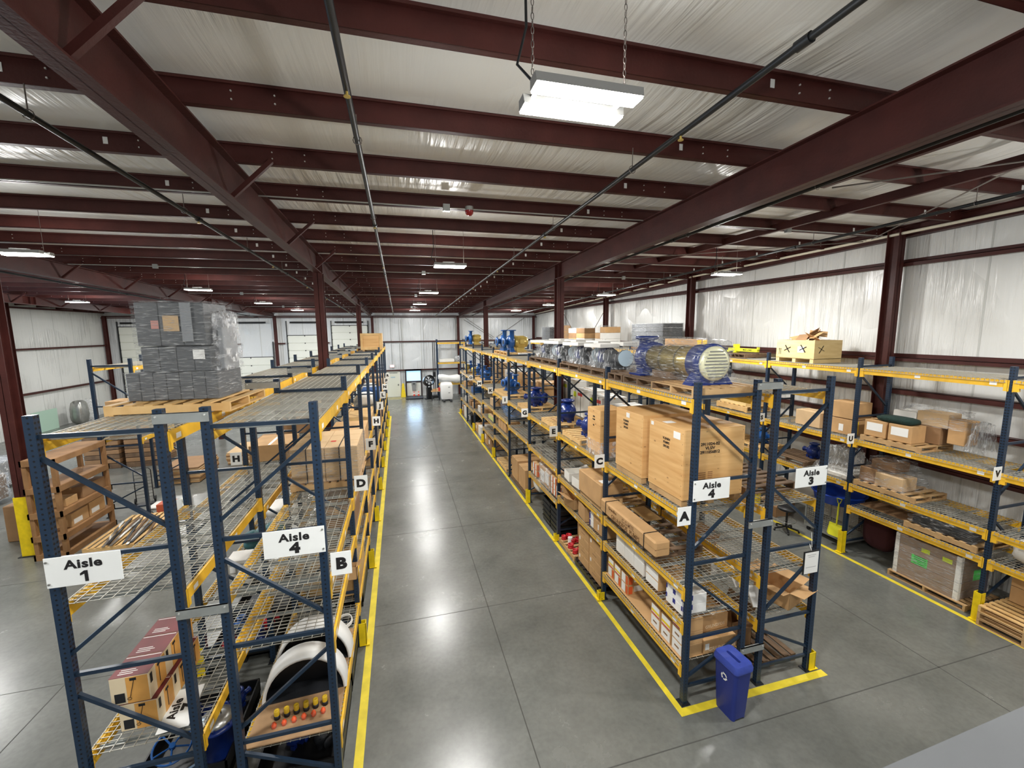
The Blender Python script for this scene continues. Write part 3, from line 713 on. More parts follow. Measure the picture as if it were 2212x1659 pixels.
def wrap_film(par, x0, x1, y0, y1, z0, z1, m=None, seed=1, amp=.03, taper=.0, n=9, top=True, name='stretch_film'):
    """wrinkled clear film pulled round a load, in the parent's local frame"""
    r = random.Random(seed); nz = 6; cx, cy = (x0+x1)/2, (y0+y1)/2; hw, hd = (x1-x0)/2, (y1-y0)/2
    ring = []
    for (a, b, c, d) in ((-1, -1, 1, -1), (1, -1, 1, 1), (1, 1, -1, 1), (-1, 1, -1, -1)):
        for i in range(n): ring.append((a+(c-a)*i/n, b+(d-b)*i/n))
    vs = []
    for k in range(nz+1):
        f = k/nz; s = 1-taper*f
        for (u, v) in ring:
            q = 1+r.uniform(-1, 1)*amp
            vs.append((cx+u*hw*s*q, cy+v*hd*s*q, z0+(z1-z0)*f+(r.uniform(-.6, .2)*amp if 0 < k else 0)))
    N = len(ring); fs = [(k*N+i, k*N+(i+1) % N, (k+1)*N+(i+1) % N, (k+1)*N+i) for k in range(nz) for i in range(N)]
    mb = MB()
    if top:
        vs.append((cx, cy, z1+amp*.5)); fs += [(nz*N+i, nz*N+(i+1) % N, len(vs)-1) for i in range(N)]
    mb.add(vs, fs, 0, True)
    return mb.build(name, m or film, par)
def ply_crate(label, x0, x1, y0, y1, z0, z1, foot=.1, text=True, m=ply, name='plywood_crate'):
    W, D, H = x1-x0, y1-y0, z1-z0
    t = thing(name, label, 'crate', ((x0+x1)/2, (y0+y1)/2, z0)); h = H-foot; p = .014
    for (nm, b) in (('side_panel', (-W/2, -W/2+p, -D/2, D/2, foot, H-p)), ('side_panel', (W/2-p, W/2, -D/2, D/2, foot, H-p)), ('end_panel', (-W/2+p, W/2-p, -D/2, -D/2+p, foot, H-p)),
                    ('end_panel', (-W/2+p, W/2-p, D/2-p, D/2, foot, H-p)), ('lid', (-W/2, W/2, -D/2, D/2, H-p, H)), ('floor_panel', (-W/2+p, W/2-p, -D/2+p, D/2-p, foot, foot+p))):
        MB().cbox(*b, .003).build(nm, m, t)
    for x in (-W/2+.06, 0, W/2-.06): MB().box(x-.05, x+.05, -D/2+.02, D/2-.02, 0, foot).build('skid', pine, t)
    nl = mat('nail_head', (92, 64, 40), .5, .3)
    mb = MB()
    for i in range(7):
        z = foot+.06+(h-.12)*i/6
        mb.cyl((W/2-.03, -D/2-.001, z), (W/2-.03, -D/2, z), .006, 6).cyl((-W/2-.001, -D/2+.03, z), (-W/2, -D/2+.03, z), .006, 6)
    mb.build('nail', nl, t)['kind'] = 'stuff'
    return t
def frame_box(mb, face, W, D, H, u0, u1, v0, v1, th=.006, m=0):
    pass
BLK = black_ink
# ---------------------------------------------------------------- pumps
def volute_pump(label, loc, rz=0, s=1., m=None, motor=None, col=None, group='blue pumps', name='pump', up=True, mlen=.42, cat='pump'):
    """end-suction pump: spiral casing with a flanged inlet facing -y and outlet up, optional motor behind (+y)"""
    m = m or pump_sky; t = thing(name, label, cat, loc, rz, group); c = .30*s
    def S(v): return [(a*s, b*s) for a, b in v]
    MB().lathe(S([(.0, -.1), (.1, -.1), (.15, -.085), (.2, -.06), (.235, 0), (.2, .06), (.15, .085), (.1, .1), (.0, .1)]), 24, 0, 'Y', (0, 0, c)).build('volute', m, t)
    MB().lathe(S([(.07, -.24), (.14, -.24), (.14, -.21), (.085, -.2), (.08, -.09), (.0, -.09)]), 20, 0, 'Y', (0, 0, c)).cyl((0, -.2405*s, c), (0, -.236*s, c), .07*s, 16, 1).build('inlet_flange', [m, dark_met], t)
    MB().lathe(S([(.07, .1), (.07, .34), (.13, .345), (.13, .375), (.0, .376)]), 20, 0, 'Z', (.13*s, 0, c-.0)).build('outlet_flange', m, t)
    MB().add([(-.16*s, -.07*s, 0), (.2*s, -.07*s, 0), (.2*s, .07*s, 0), (-.16*s, .07*s, 0), (-.07*s, -.04*s, c), (.07*s, -.04*s, c), (.07*s, .04*s, c), (-.07*s, .04*s, c)],
             [(0, 3, 2, 1), (4, 5, 6, 7), (0, 1, 5, 4), (1, 2, 6, 5), (2, 3, 7, 6), (3, 0, 4, 7)]).box(-.2*s, .24*s, -.09*s, .09*s, 0, .02*s).build('foot', m, t)
    if motor:
        y0, y1 = .1*s, (.1+mlen)*s; mb = MB()
        mb.lathe(S([(.0, .09), (.12, .1), (.16, .14), (.175, .18), (.175, .1+mlen-.1), (.16, .1+mlen-.02), (.1, .1+mlen), (.0, .1+mlen)]), 22, 0, 'Y', (0, 0, c))
        mb.build('motor', motor, t); mb = MB()
        for k in range(16):
            a = 2*PI*k/16; mb.bar((.18*s*math.cos(a), y0+.1*s, c+.18*s*math.sin(a)), (.18*s*math.cos(a), y1-.1*s, c+.18*s*math.sin(a)), .008*s, .02*s)
        mb.build('cooling_fin', motor, t)['kind'] = 'stuff'
        MB().box(-.12*s, .12*s, y0+.06*s, y1-.06*s, 0, .05*s).box(-.04*s, .04*s, y0+.08*s, y1-.1*s, .04*s, c-.1*s).build('motor_foot', motor, t)
        MB().box(.14*s, .26*s, y0+.12*s, y0+.26*s, c-.05*s, c+.08*s).build('terminal_box', motor, t)
    return t
def round_pump(label, loc, rz=0, s=1., m=None, group='dark blue pump casings'):
    """squat split casing with ribs and a flange on top"""
    m = m or pump_blue; t = thing('pump_casing', label, 'pump', loc, rz, group)
    def S(v): return [(a*s, b*s) for a, b in v]
    MB().lathe(S([(.0, -.2), (.09, -.2), (.12, -.15), (.17, -.12), (.215, -.07), (.228, 0), (.215, .07), (.17, .12), (.12, .15), (.09, .2), (.0, .2)]), 26, 0, 'Y', (0, 0, .235*s)).lathe(S([(.12, -.03), (.16, -.012), (.16, .012), (.12, .03)]), 20, 0, 'Z', (-.06*s, 0, .23*s)).build('casing', m, t)
    MB().lathe(S([(.105, .34), (.1, .47), (.155, .475), (.155, .515), (.1, .52), (.085, .49), (.08, .36)]), 22, 0, 'Z', (.03*s, 0, 0)).build('top_flange', m, t)
    MB().lathe(S([(.0, -.31), (.15, -.31), (.15, -.27), (.095, -.26), (.09, -.15)]), 20, 0, 'Y', (0, 0, .235*s)).build('side_flange', m, t)
    MB().lathe(S([(.07, .15), (.065, .32), (.085, .33), (.085, .36), (.0, .37)]), 16, 0, 'Y', (0, 0, .235*s)).build('bearing_housing', m, t)
    mb = MB()
    for k in range(8):
        a = 2*PI*k/8+.2; mb.cyl((.17*s*math.cos(a), -.14*s, .235*s+.17*s*math.sin(a)), (.17*s*math.cos(a), .14*s, .235*s+.17*s*math.sin(a)), .018*s, 6)
    mb.build('bolt_boss', m, t)['kind'] = 'stuff'
    mb = MB()
    for k in range(4):
        a = 2*PI*k/4+.4; mb.box(.14*s*math.cos(a)-.05*s, .14*s*math.cos(a)+.05*s, .14*s*math.sin(a)-.05*s, .14*s*math.sin(a)+.05*s, 0, .09*s)
    mb.build('foot', m, t)
    return t

# ================================================================== RIGHT RACK PAIR, aisle side (x 3.83 - 4.90)
DZ = .018                                  # top of the wires above the beam top
def txt(par, s, loc, size, m=BLK, rot=(PI/2, 0, 0), bold=.02, sx=1.0, name='lettering'): return lettering(s, par, loc, size, m, rot, bold, sx, name)
# three big plywood crates
c3 = ply_crate('largest plywood crate, nearest the camera behind the Aisle 4 sign', 3.875, 4.93, 5.0, 5.86, 2.93+DZ, 4.10)
W, D, H = 1.055, .86, 1.152
RX = (PI/2, 0, -PI/2)
for (z, s_) in ((.86, '2911024-02'), (.80, 'VLSIV'), (.74, '2911056812')): txt(c3, s_, (-.08, -D/2-.002, z+.06), .062, sx=1.1, name='stencil_lettering')
for (dz, s_) in ((.93, 'VLSNEN'), (.87, 'PUMPS'), (.81, '295182')): txt(c3, s_, (-W/2-.002, -.02, dz), .05, rot=RX, name='stencil_lettering')
patch(c3, W, D, H, '-x', .72, .9, .86, .95, white_p); patch(c3, W, D, H, '-x', .05, .13, .93, .98, white_p); patch(c3, W, D, H, 'top', .05, .2, .55, .7, white_p)
mb = MB()
for (a, b_, c_, d_) in ((-.30, -.14, .36, .52), (-.10, -.02, .38, .52)):
    for i in range(5): mb.box(a, b_, -D/2-.003, -D/2, c_+i*(d_-c_)/5, c_+i*(d_-c_)/5+.012)
mb.build('faded_stencil', mat('faded_stencil_ink', (150, 108, 70), .7), c3)
c2 = ply_crate('middle plywood crate, between the other two behind letter C', 3.83, 4.86, 5.98, 6.86, 2.93+DZ, 4.12)
for (dz, s_) in ((.98, 'VLSNEN'), (.92, 'PUMPS'), (.86, '295181')): txt(c2, s_, (-1.03/2-.002, .1, dz), .05, rot=RX, name='stencil_lettering')
patch(c2, 1.03, .88, 1.17, '-x', .4, .52, .9, .97, white_p)
c1 = ply_crate('small narrow plywood crate half wrapped in film, farthest of the three', 3.80, 4.35, 7.44, 8.02, 2.93+DZ, 3.93)
for (dz, s_) in ((.82, '2950'), (.76, 'PUMP'), (.64, '811')): txt(c1, s_, (-.55/2-.002, .0, dz), .045, rot=RX, name='stencil_lettering')
wrap_film(c1, -.29, .29, -.31, .31, 0, .34, film_w, 3, .015, top=False)
# pale beams behind: cartons seen between crate and rack on the far side
# --- level 3 (1.815): long strapped carton on a pallet and dark pallets
pallet('weathered pallet under the long strapped carton', 3.86, 4.75, 5.55, 7.2, 1.815+DZ, pine_old, 'y')
lb = carton('long narrow carton with two black straps and large faint printing', 3.74, 4.02, 5.42, 7.28, 1.815+DZ+.125, 2.22, cardboard, name='long_carton', c=.03, taped=False)
H = 2.22-1.958
MB().box(-.14, .14, -.93, .93, H*.5, H*.5+.004).build('seam', cardboard2, lb)
for y in (-.62, .70):
    MB().box(-.145, .145, y, y+.016, H, H+.006).box(-.1465, -.1405, y, y+.016, 0, H+.006).box(.1405, .1465, y, y+.016, 0, H+.006).build('strap', black, lb)
txt(lb, 'C G-MTE', (-.142, -.1, .17), .1, rot=RX, name='printed_lettering', m=cardboard2); txt(lb, 'Grundfos', (-.142, .45, .19), .08, rot=RX, name='printed_lettering', m=mat('carton_ink', (120, 86, 50), .8))
txt(lb, 'GRUNDFOS  PUMPS', (-.142, 0, .07), .11, rot=RX, name='printed_lettering', m=mat('carton_ink', (120, 86, 50), .8))
for (x, y, lab) in ((4.5, 6.85, 'flat pale board lying on the pallet behind the long carton'),):
    tag(MB().cbox(x-.16, x+.16, y-.3, y+.3, 1.96, 1.98, .002).build('loose_board', pine_new), lab, 'board')
# --- level 4 (1.28)
stk = 0
for iy in range(3):
    for iz in range(2):
        carton('plain white carton, %s layer, %s of the row behind letter A' % (('bottom', 'top')[iz], ('nearest', 'middle', 'farthest')[iy]), 3.86, 4.16, 5.93+iy*.32, 6.235+iy*.32, 1.28+DZ+iz*.235, 1.28+DZ+.23+iz*.235, white_box, (), 'white_carton', group='plain white cartons under the long strapped carton', c=.004)
for iz in range(2):
    carton('brown carton with white printed end beside the plain white ones, %s of two' % ('lower', 'upper')[iz], 3.86, 4.32, 5.50, 5.86, 1.28+DZ+iz*.16, 1.28+DZ+.157+iz*.16, cardboard, (('-x', .03, .97, .06, .94, white_p), ), 'carton', c=.004)
for iz in range(2):
    for iy in range(2):
        o = carton('white and blue carton by the front upright, %s, %s of the block of four' % (('lower', 'upper')[iz], ('nearer', 'farther')[iy]), 3.86+.26*0, 4.28, 4.90+iy*.2, 5.095+iy*.2, 1.28+DZ+iz*.15, 1.28+DZ+.147+iz*.15, white_p,
                   (('-x', .0, .14, .5, 1.0, dkblue), ('-x', .86, 1., .5, 1.0, dkblue), ('-y', .02, .12, .45, 1., dkblue), ('-y', .3, .42, .45, 1, dkblue)), 'small_carton', group='white and blue cartons', c=.003, taped=False)
# --- level 5 (.60): cardboard sheet, orange-labelled cartons, big brown cartons
tag(MB().cbox(3.86, 4.86, 4.85, 7.22, .60+DZ, .60+DZ+.012, .003).build('cardboard_sheet', cardboard), 'flat cardboard sheet lying on the lowest wire deck by the recycling bin', 'sheet')
zz = .6+DZ+.013
def lab_carton(label, x0, x1, y0, y1, z0, z1, kind):
    if kind == 'y': dec = (('-x', .1, .9, .08, .94, white_p), ('-x', .1, .9, .3, .52, yel_print, 'print_patch', .003), ('-x', .1, .9, .1, .2, red_p, 'print_patch', .003))
    elif kind == 'w': dec = (('-x', .08, .92, .06, .95, white_p), ('-x', .3, .7, .45, .6, cardboard2, 'print_patch', .003))
    else: dec = (('-x', .1, .62, .08, .95, white_p), ('-x', .75, .98, .08, .95, orange, 'print_patch'), ('-y', .06, .3, .1, .9, orange, 'print_patch'), ('-y', .4, .95, .3, .9, white_p))
    return carton(label, x0, x1, y0, y1, z0, z1, cardboard, dec, 'labelled_carton', group='labelled cartons on the lowest shelf', c=.004, taped=False)
n_ = ('nearest', 'second', 'third')
for i, (y0, k2) in enumerate(((4.86, 'wwy'), (5.14, 'wy'), (5.42, 'wy'))):
    for j, kd in enumerate(k2):
        lab_carton('labelled carton by the front upright near the bin, %s stack, %s' % (n_[i], ('bottom', 'second up', 'top')[j]), 3.87, 4.22, y0, y0+.26, zz+j*.2, zz+.195+j*.2, kd)
for i, y0 in enumerate((6.42, 6.68, 6.94)):
    for j in range(2):
        lab_carton('orange-banded carton at the far end of the cardboard sheet, %s stack, %s' % (n_[i], ('bottom', 'top')[j]), 3.87, 4.20, y0, y0+.24, zz+j*.19, zz+.185+j*.19, 'o' if i == 0 or j == 0 else 'y')
g1 = carton('large brown carton with pale capital lettering behind the recycling bin, lower one', 4.26, 4.84, 4.84, 5.55, zz, zz+.22, cardboard, (('-y', .04, .16, .3, .75, white_p),), 'large_carton')
txt(g1, 'GRUNDFOS', (.04, -.71/2-.002, .06), .085, m=mat('pale_carton_print', (222, 196, 160), .7), name='printed_lettering', sx=1.1)
g2 = carton('large brown carton with small pale lettering, stacked on the lower one behind the bin', 4.28, 4.82, 5.0, 5.6, zz+.222, zz+.47, cardboard, (), 'large_carton', rz=.05)
txt(g2, 'GRUNDFOS', (.02, -.302, .08), .07, m=MATS['pale_carton_print'], name='printed_lettering')
carton('brown carton under the wire deck behind the pale-lettered pair', 4.30, 4.82, 5.68, 6.2, zz, zz+.3, cardboard2, (), 'large_carton')
# --- bay 1 (y 7.31 - 9.8)
pallet('pallet under the big brown carton behind letter C', 3.84, 4.86, 7.36, 8.44, 1.80+DZ, pine, 'y')
b1 = carton('big brown carton with loose papers on top, on a pallet behind letter C', 3.80, 4.30, 7.36, 8.44, 1.80+DZ+.125, 2.42, cardboard, (('top', .15, .55, .1, .25, white_p), ('top', .5, .9, .3, .42, cardboard3, 'loose_paper')), 'large_carton', c=.012)
for i, (y, lab) in enumerate(((8.66, 'open white-sided box beside the big brown carton, nearer of two'), (9.18, 'open white-sided box beside the big brown carton, farther of two'))):
    open_carton(lab, 3.9, 4.3, y, y+.4, 1.80+DZ, 2.04, white_box, flaps=(None, None, None, .8), rz=.08*(1-2*i))
zz1 = 1.24+DZ
o = carton('tall brown carton with a white handle label, upper one right of the blue-labelled strip', 3.86, 4.4, 7.36, 7.86, zz1, zz1+.26, cardboard, (('-x', .42, .5, .3, .75, white_p),), 'large_carton')
o = carton('tall brown carton with a white handle label, lower one right of the blue-labelled strip', 3.86, 4.4, 7.36, 7.86, zz1+.262, zz1+.52, cardboard, (('-x', .42, .5, .3, .75, white_p),), 'large_carton')
for i in range(3): carton('small white and blue carton stacked beside the tall brown pair, %s' % ('bottom', 'middle', 'top')[i], 3.87, 4.1, 7.88, 8.06, zz1+i*.15, zz1+.147+i*.15, white_p, (('-x', .0, .3, .1, .95, dkblue),), 'small_carton', taped=False)
open_carton('open brown box without lid, left of the small blue cartons', 3.86, 4.25, 8.16, 8.62, zz1, 1.6, flaps=(None, None, None, .3), rz=-.1)
open_carton('open brown box with its flaps up, hanging over the beam edge', 3.82, 4.2, 8.85, 9.35, zz1, 1.5, flaps=(.5, .5, .75, .5), rz=.1)
pallet('black plastic pallet on the floor under the brown cartons', 3.82, 4.86, 7.50, 8.65, 0.0, black, 'y', name='plastic_pallet', h=.13)
for j in range(4):
    for i in range(2):
        o = carton('flat brown carton on the black pallet, %s row, %s layer' % (('near', 'far')[i], ('bottom', 'second', 'third', 'top')[j]), 3.84+.02*(j % 2), 4.7, 7.50+.58*i, 8.05+.58*i, .13+j*.22, .345+j*.22, cardboard, (('-x', .1, .2, .5, .85, white_p),) if (i+j) % 2 else (('-x', .3, .62, .45, .52, cardboard2, 'handle_slot'),), 'flat_carton', group='flat brown cartons on the black pallet')
pallet('wooden pallet on the floor carrying red pipe couplings', 3.84, 4.8, 8.75, 9.75, 0.0, pine, 'y')
def coupling_ring(label, x, y, z, m, r=.07, h=.1):
    t = MB().lathe([(r*.7, 0), (r, 0), (r, h*.3), (r*.86, h*.4), (r*.86, h*.6), (r, h*.7), (r, h), (r*.7, h), (r*.7, 0)], 16).build('pipe_coupling', m, None, (x, y, z))
    return tag(t, label, 'coupling', 'red couplings on the floor pallet')
for i in range(8):
    coupling_ring('red ring coupling on the floor pallet, %s' % ('front left corner', 'front middle', 'beside the white drum', 'behind the white drum', 'centre of the pallet', 'near the box', 'far corner', 'right edge')[i], 3.93+.15*(i % 3), 8.9+.24*(i//2)+.03*(i % 2), .125, red_en, .065+.01*(i % 2), .1)
tag(MB().cyl((0, 0, 0), (0, 0, .14), .06, 14).build('small_drum', white_p, None, (4.02, 9.42, .125)), 'small white drum among the red couplings', 'drum')
open_carton('open brown box with a raised flap among the red couplings', 4.3, 4.72, 9.1, 9.6, .125, .55, flaps=(.2, .3, .1, .8))
# --- bay 2 (y 9.85 - 12.35)
zz2 = 1.05+DZ
for i in range(2):
    for j in range(2): lab_carton('orange-topped carton near letter E, farther pair, %s %s' % (('left', 'right')[i], ('bottom', 'top')[j]), 3.87, 4.15, 11.7+i*.22, 11.9+i*.22, zz2+j*.2, zz2+.195+j*.2, 'o')
for i in range(3):
    for j in range(2+(i > 0)): lab_carton('orange-topped carton near letter E, nearer block, stack %s, %s' % (n_[i], ('bottom', 'middle', 'top')[j]), 3.87, 4.1, 9.92+i*.2, 10.1+i*.2, zz2+j*.17, zz2+.165+j*.17, 'o')
t = carton('film-wrapped white and brown cartons between the orange-topped ones', 3.9, 4.6, 10.6, 11.5, zz2, zz2+.5, cardboard, (('-x', .1, .5, .1, .8, white_p), ('-x', .55, .9, .2, .9, white_p)), 'wrapped_load', 'load')
wrap_film(t, -.37, .37, -.47, .47, 0, .56, film_w, 5, .03)
for i in range(2):
    for j in range(5):
        w_ = MB(); z0 = .02+j*.14; y0 = 9.95+i*.62
        w_.box(-.3, .3, -.29, .29, 0, .012).box(-.3, .3, -.29, -.28, 0, .13).box(-.3, .3, .28, .29, 0, .13).box(-.3, -.29, -.29, .29, 0, .13).box(.29, .3, -.29, .29, 0, .13).box(-.32, .32, -.31, -.29, .11, .135).box(-.32, .32, .29, .31, .11, .135).box(-.32, -.3, -.31, .31, .11, .135).box(.3, .32, -.31, .31, .11, .135)
        tag(w_.build('plastic_crate', black, None, (4.2, y0+.3, z0)), 'black plastic crate on the floor, %s stack, %s' % (('nearer', 'farther')[i], ('bottom of five', 'second of five', 'middle of five', 'fourth of five', 'top of five')[j]), 'crate', 'black crates under the rack')
def sack(label, loc, w_, d_, h_, m=white_box, seed=1, name='bulk_sack', cat='sack', rz=0, group=None):
    r = random.Random(seed); vs = []; nu, nv = 16, 9
    for j in range(nv+1):
        p = PI*j/nv-PI/2
        for i in range(nu):
            a = 2*PI*i/nu; c_, s_ = math.cos(a), math.sin(a); e = .55
            k = math.cos(p)**.6 if 0 < j < nv else 0
            q = 1+r.uniform(-.06, .06)
            vs.append((w_/2*k*math.copysign(abs(c_)**e, c_)*q, d_/2*k*math.copysign(abs(s_)**e, s_)*q, h_/2+h_/2*math.copysign(abs(math.sin(p))**.7, math.sin(p))))
    fs = [(j*nu+i, j*nu+(i+1) % nu, (j+1)*nu+(i+1) % nu, (j+1)*nu+i) for j in range(nv) for i in range(nu)]
    o = MB().add(vs, fs, 0, True).build(name, m, None, loc, rz)
    return tag(o, label, cat, group)
sack('crumpled white sack hanging over the black crates at letter E', (4.1, 11.8, .6), .5, .6, .42, white_box, 4)
# level 2 blue pump casings on pallets, bays 1-3
pallet('pale pallet carrying the blue casing next to the small plywood crate', 3.82, 4.8, 8.45, 9.5, 2.93+DZ, pine_new, 'y')
round_pump('dark blue pump casing right beside the small plywood crate', (4.22, 8.75, 3.075), .4, 1.05)
pallet('pale pallet carrying the blue casing behind letter E', 3.82, 4.85, 10.0, 11.1, 2.93+DZ, pine_new, 'y')
round_pump('dark blue pump casing with a hanging yellow tag behind letter E', (4.3, 10.4, 3.075), -.3, 1.15)
tag(MB().box(-.05, .05, -.3, .3, 0, .012).build('cardboard_strip', cardboard, None, (4.05, 10.5, 3.09)), 'brown cardboard strip on the pallet behind letter E', 'sheet')
pallet('pale pallet with a raised board beneath the blue casing behind letter G', 3.82, 4.85, 12.5, 13.6, 2.93+DZ, pine_new, 'y')
round_pump('dark blue pump casing with a white side flange behind letter G', (4.25, 12.9, 3.075), .7, 1.15)
pallet('pale pallet under the two bright blue pumps on the second level', 3.82, 4.85, 15.1, 17.2, 2.93+DZ, pine_new, 'y', nb=12)
volute_pump('bright blue pump turned to show its round black inlet, second level', (4.2, 15.6, 3.075), .5, 1.1)
volute_pump('bright blue pump with a yellow bearing frame, second level', (4.25, 16.5, 3.075), -1.2, 1.1, motor=yellow, mlen=.2)
for i, (y, lab) in enumerate(((20.5, 'blue valve assembly lying on the far second level, nearest'), (21.6, 'blue valve assembly on the far second level, next to the tall one'), (23.0, 'blue pump standing tall on the far second level'), (25.4, 'farthest blue pump on the second level'))):
    pallet('pale pallet on the far second level, %s from the camera' % ('first', 'second', 'third', 'fourth')[i], 3.84, 4.8, y-.5, y+.45, 2.91+DZ, pine_new, 'y')
    volute_pump(lab, (4.2, y, 3.05), .5*i, .95, motor=brass if i > 1 else None, mlen=.3)
# top level
for i, (a, b_, lab) in enumerate(((4.72, 5.72, 'orange-brown pallet at the corner under the big pump'), (5.76, 6.68, 'old grey pallet under the middle of the big pump'), (6.72, 7.25, 'dark old pallet under the far end of the big pump'))):
    pallet(lab, 3.84, 4.95, a, b_, 4.58+DZ, (pine, pine_old, pine_old)[i], 'x')
# the large blue and gold pump wrapped in clear film
bp_ = thing('large_pump', 'large blue and gold pump lying under clear film at the top corner', 'pump', (4.37, 5.88, 4.58+DZ+.125))
def LZ(v, y0=0): return [(r_, y+y0) for (r_, y) in v]
zc = .315
MB().lathe([(.0, -.86), (.20, -.86), (.25, -.84), (.25, -.78), (.0, -.78)], 28, 0, 'Y', (0, 0, zc)).build('end_cover', mat('ribbed_pale_cover', (226, 224, 190), .3, .2), bp_)
mb = MB()
for k in range(9): mb.box(-.2+abs(k-4)*.02, .2-abs(k-4)*.02, -.868, -.86, zc-.2+k*.046, zc-.2+k*.046+.016)
mb.build('cover_rib', silver, bp_)['kind'] = 'stuff'
MB().lathe([(.25, -.80), (.285, -.80), (.285, -.70), (.27, -.68), (.27, -.52), (.24, -.5)], 28, 0, 'Y', (0, 0, zc)).build('front_casing', pump_blue, bp_)
MB().add([(-.36, -.8, 0), (.36, -.8, 0), (.36, -.6, 0), (-.36, -.6, 0), (-.2, -.78, zc-.1), (.2, -.78, zc-.1), (.2, -.62, zc-.1), (-.2, -.62, zc-.1)],
         [(0, 3, 2, 1), (4, 5, 6, 7), (0, 1, 5, 4), (1, 2, 6, 5), (2, 3, 7, 6), (3, 0, 4, 7)]).build('front_foot', pump_blue, bp_)
MB().lathe([(.24, -.52), (.235, -.5), (.235, .15), (.215, .16), (.215, .62), (.2, .64)], 28, 0, 'Y', (0, 0, zc)).build('barrel', mat('polished_gold', (206, 184, 110), .18, .7), bp_)
for y in (-.2, .2): MB().lathe([(.237, y-.008), (.243, y), (.237, y+.008)], 28, 0, 'Y', (0, 0, zc)).build('band', dark_met, bp_)
MB().lathe([(.2, .6), (.27, .62), (.28, .85), (.2, .95), (.0, .96)], 26, 0, 'Y', (0, 0, zc)).build('rear_casing', pump_blue, bp_)
MB().lathe([(.14, .5), (.13, .62), (.2, .64), (.2, .69), (.0, .69)], 24, 0, 'Z', (-.05, .82, .0)).build('discharge_flange', pump_blue, bp_)
MB().box(-.3, .28, .62, .98, 0, .03).box(-.2, .2, .7, .9, 0, .2).build('rear_foot', pump_blue, bp_)
MB().box(-.14, .14, .0, .5, 0, .12).build('timber_block', pine_old, bp_)
wrap_film(bp_, -.33, .33, -.9, 1.0, .04, .66, film, 9, .07, .12)
# wrapped pumps with flat white cartons on top (bays 1-3)
for i, y in enumerate((8.0, 9.2, 10.55, 11.75)):
    lab = ('nearest', 'second', 'third', 'farthest')[i]
    pallet('old pallet under the film-wrapped pump, %s of the four' % lab, 3.84, 4.9, y-.6, y+.55, 4.58+DZ, pine_old, 'x')
    p_ = thing('wrapped_pump', 'dark pump under crumpled clear film with flat white cartons on it, %s of four' % lab, 'pump', (4.36, y, 4.72), 0, 'wrapped pumps on the top level')
    MB().lathe([(.0, -.5), (.17, -.5), (.17, -.46), (.12, -.45), (.12, .0), (.16, .02), (.16, .45), (.0, .46)], 20, 0, 'Y', (0, 0, .24)).build('barrel', dark_met if i else grey_tub, p_)
    MB().lathe([(.0, -.1), (.2, -.08), (.21, .08), (.0, .1)], 20, 0, 'Y', (0, .25, .24)).build('casing', pump_blue, p_)
    MB().cyl((0, -.515, .24), (0, -.5, .24), .165, 22).build('name_disc', mat('pale_blue_disc', (186, 208, 222), .4), p_)
    MB().box(-.2, .2, -.35, .4, 0, .12).build('base_frame', dark_met, p_)
    wrap_film(p_, -.36, .36, -.48, .55, .02, .42, film_v, 20+i, .06, .25)
    for j in range(2):
        o = MB().cbox(-.24, .24, -.3, .3, 0, .075, .004).build('flat_carton', white_box, None, (4.13+.52*j, y+.1-.15*j, 5.165+.03*j), .15-.2*j+.1*i)
        tag(o, 'flat white carton resting on the film-wrapped pumps, %s load, %s' % (lab, ('left one', 'right one')[j]), 'carton', 'flat white cartons on the wrapped pumps')
for i, (y, s_, lab) in enumerate(((15.7, 1.25, 'blue pump with a gold motor on the top level, nearer of the twin pair'), (16.85, 1.25, 'blue pump with a gold motor on the top level, farther of the twin pair'), (25.2, 1.2, 'small far blue pump with a gold motor on the top level'))):
    pallet('pale pallet under the %s blue and gold pump on the top level' % ('nearer', 'farther', 'far lone')[i], 3.86, 4.86, y-.5, y+.5, 4.56+DZ, pine_new, 'x')
    volute_pump(lab, (4.15, y, 4.70), -PI/2+.12, s_, motor=brass, mlen=.45)
carton('flat grey box beside the twin blue and gold pumps', 4.3, 4.85, 14.9, 15.4, 4.6, 4.68, white_box, (), 'flat_carton')
# far bays: mixed stock
zz = .99+DZ
for i in range(3): carton('green and brown carton under letter I, %s' % n_[i], 3.88, 4.5, 17.7+i*.42, 18.08+i*.42, 1.45+DZ, 1.68, cardboard3, (('-x', .05, .95, .1, .9, mat('pale_lime_print', (206, 218, 130), .6)),), 'carton', group='green-fronted cartons')
for i in range(3): carton('tall brown carton below letter I, %s' % n_[i], 3.9, 4.5, 15.6+i*.45, 16.0+i*.45, 1.50+DZ, 1.9, cardboard, (), 'carton', group='tall brown cartons below letter I')
t = sack('blue film bag bulging on the shelf right of letter I', (4.2, 15.5, 2.14), .7, 1.0, .5, film_b, 6, 'film_bag', 'bag')
t = sack('tall blue film bag behind letter I', (4.3, 16.7, 2.14), .6, .6, .62, film_b, 7, 'film_bag', 'bag')
carton('big brown carton on the floor below letter G, nearer', 3.88, 4.8, 13.0, 13.8, .13, .85, cardboard, (), 'large_carton'); pallet('dark pallet below the big brown cartons, under letter G', 3.86, 4.84, 12.9, 14.8, 0, pine_old, 'y')
carton('big brown carton on the floor below letter G, farther', 3.88, 4.8, 13.9, 14.7, .13, .9, cardboard, (), 'large_carton')
pallet('new pale pallet on the floor under letter I', 3.84, 4.8, 15.4, 17.0, 0, pine_new, 'y', nb=9)
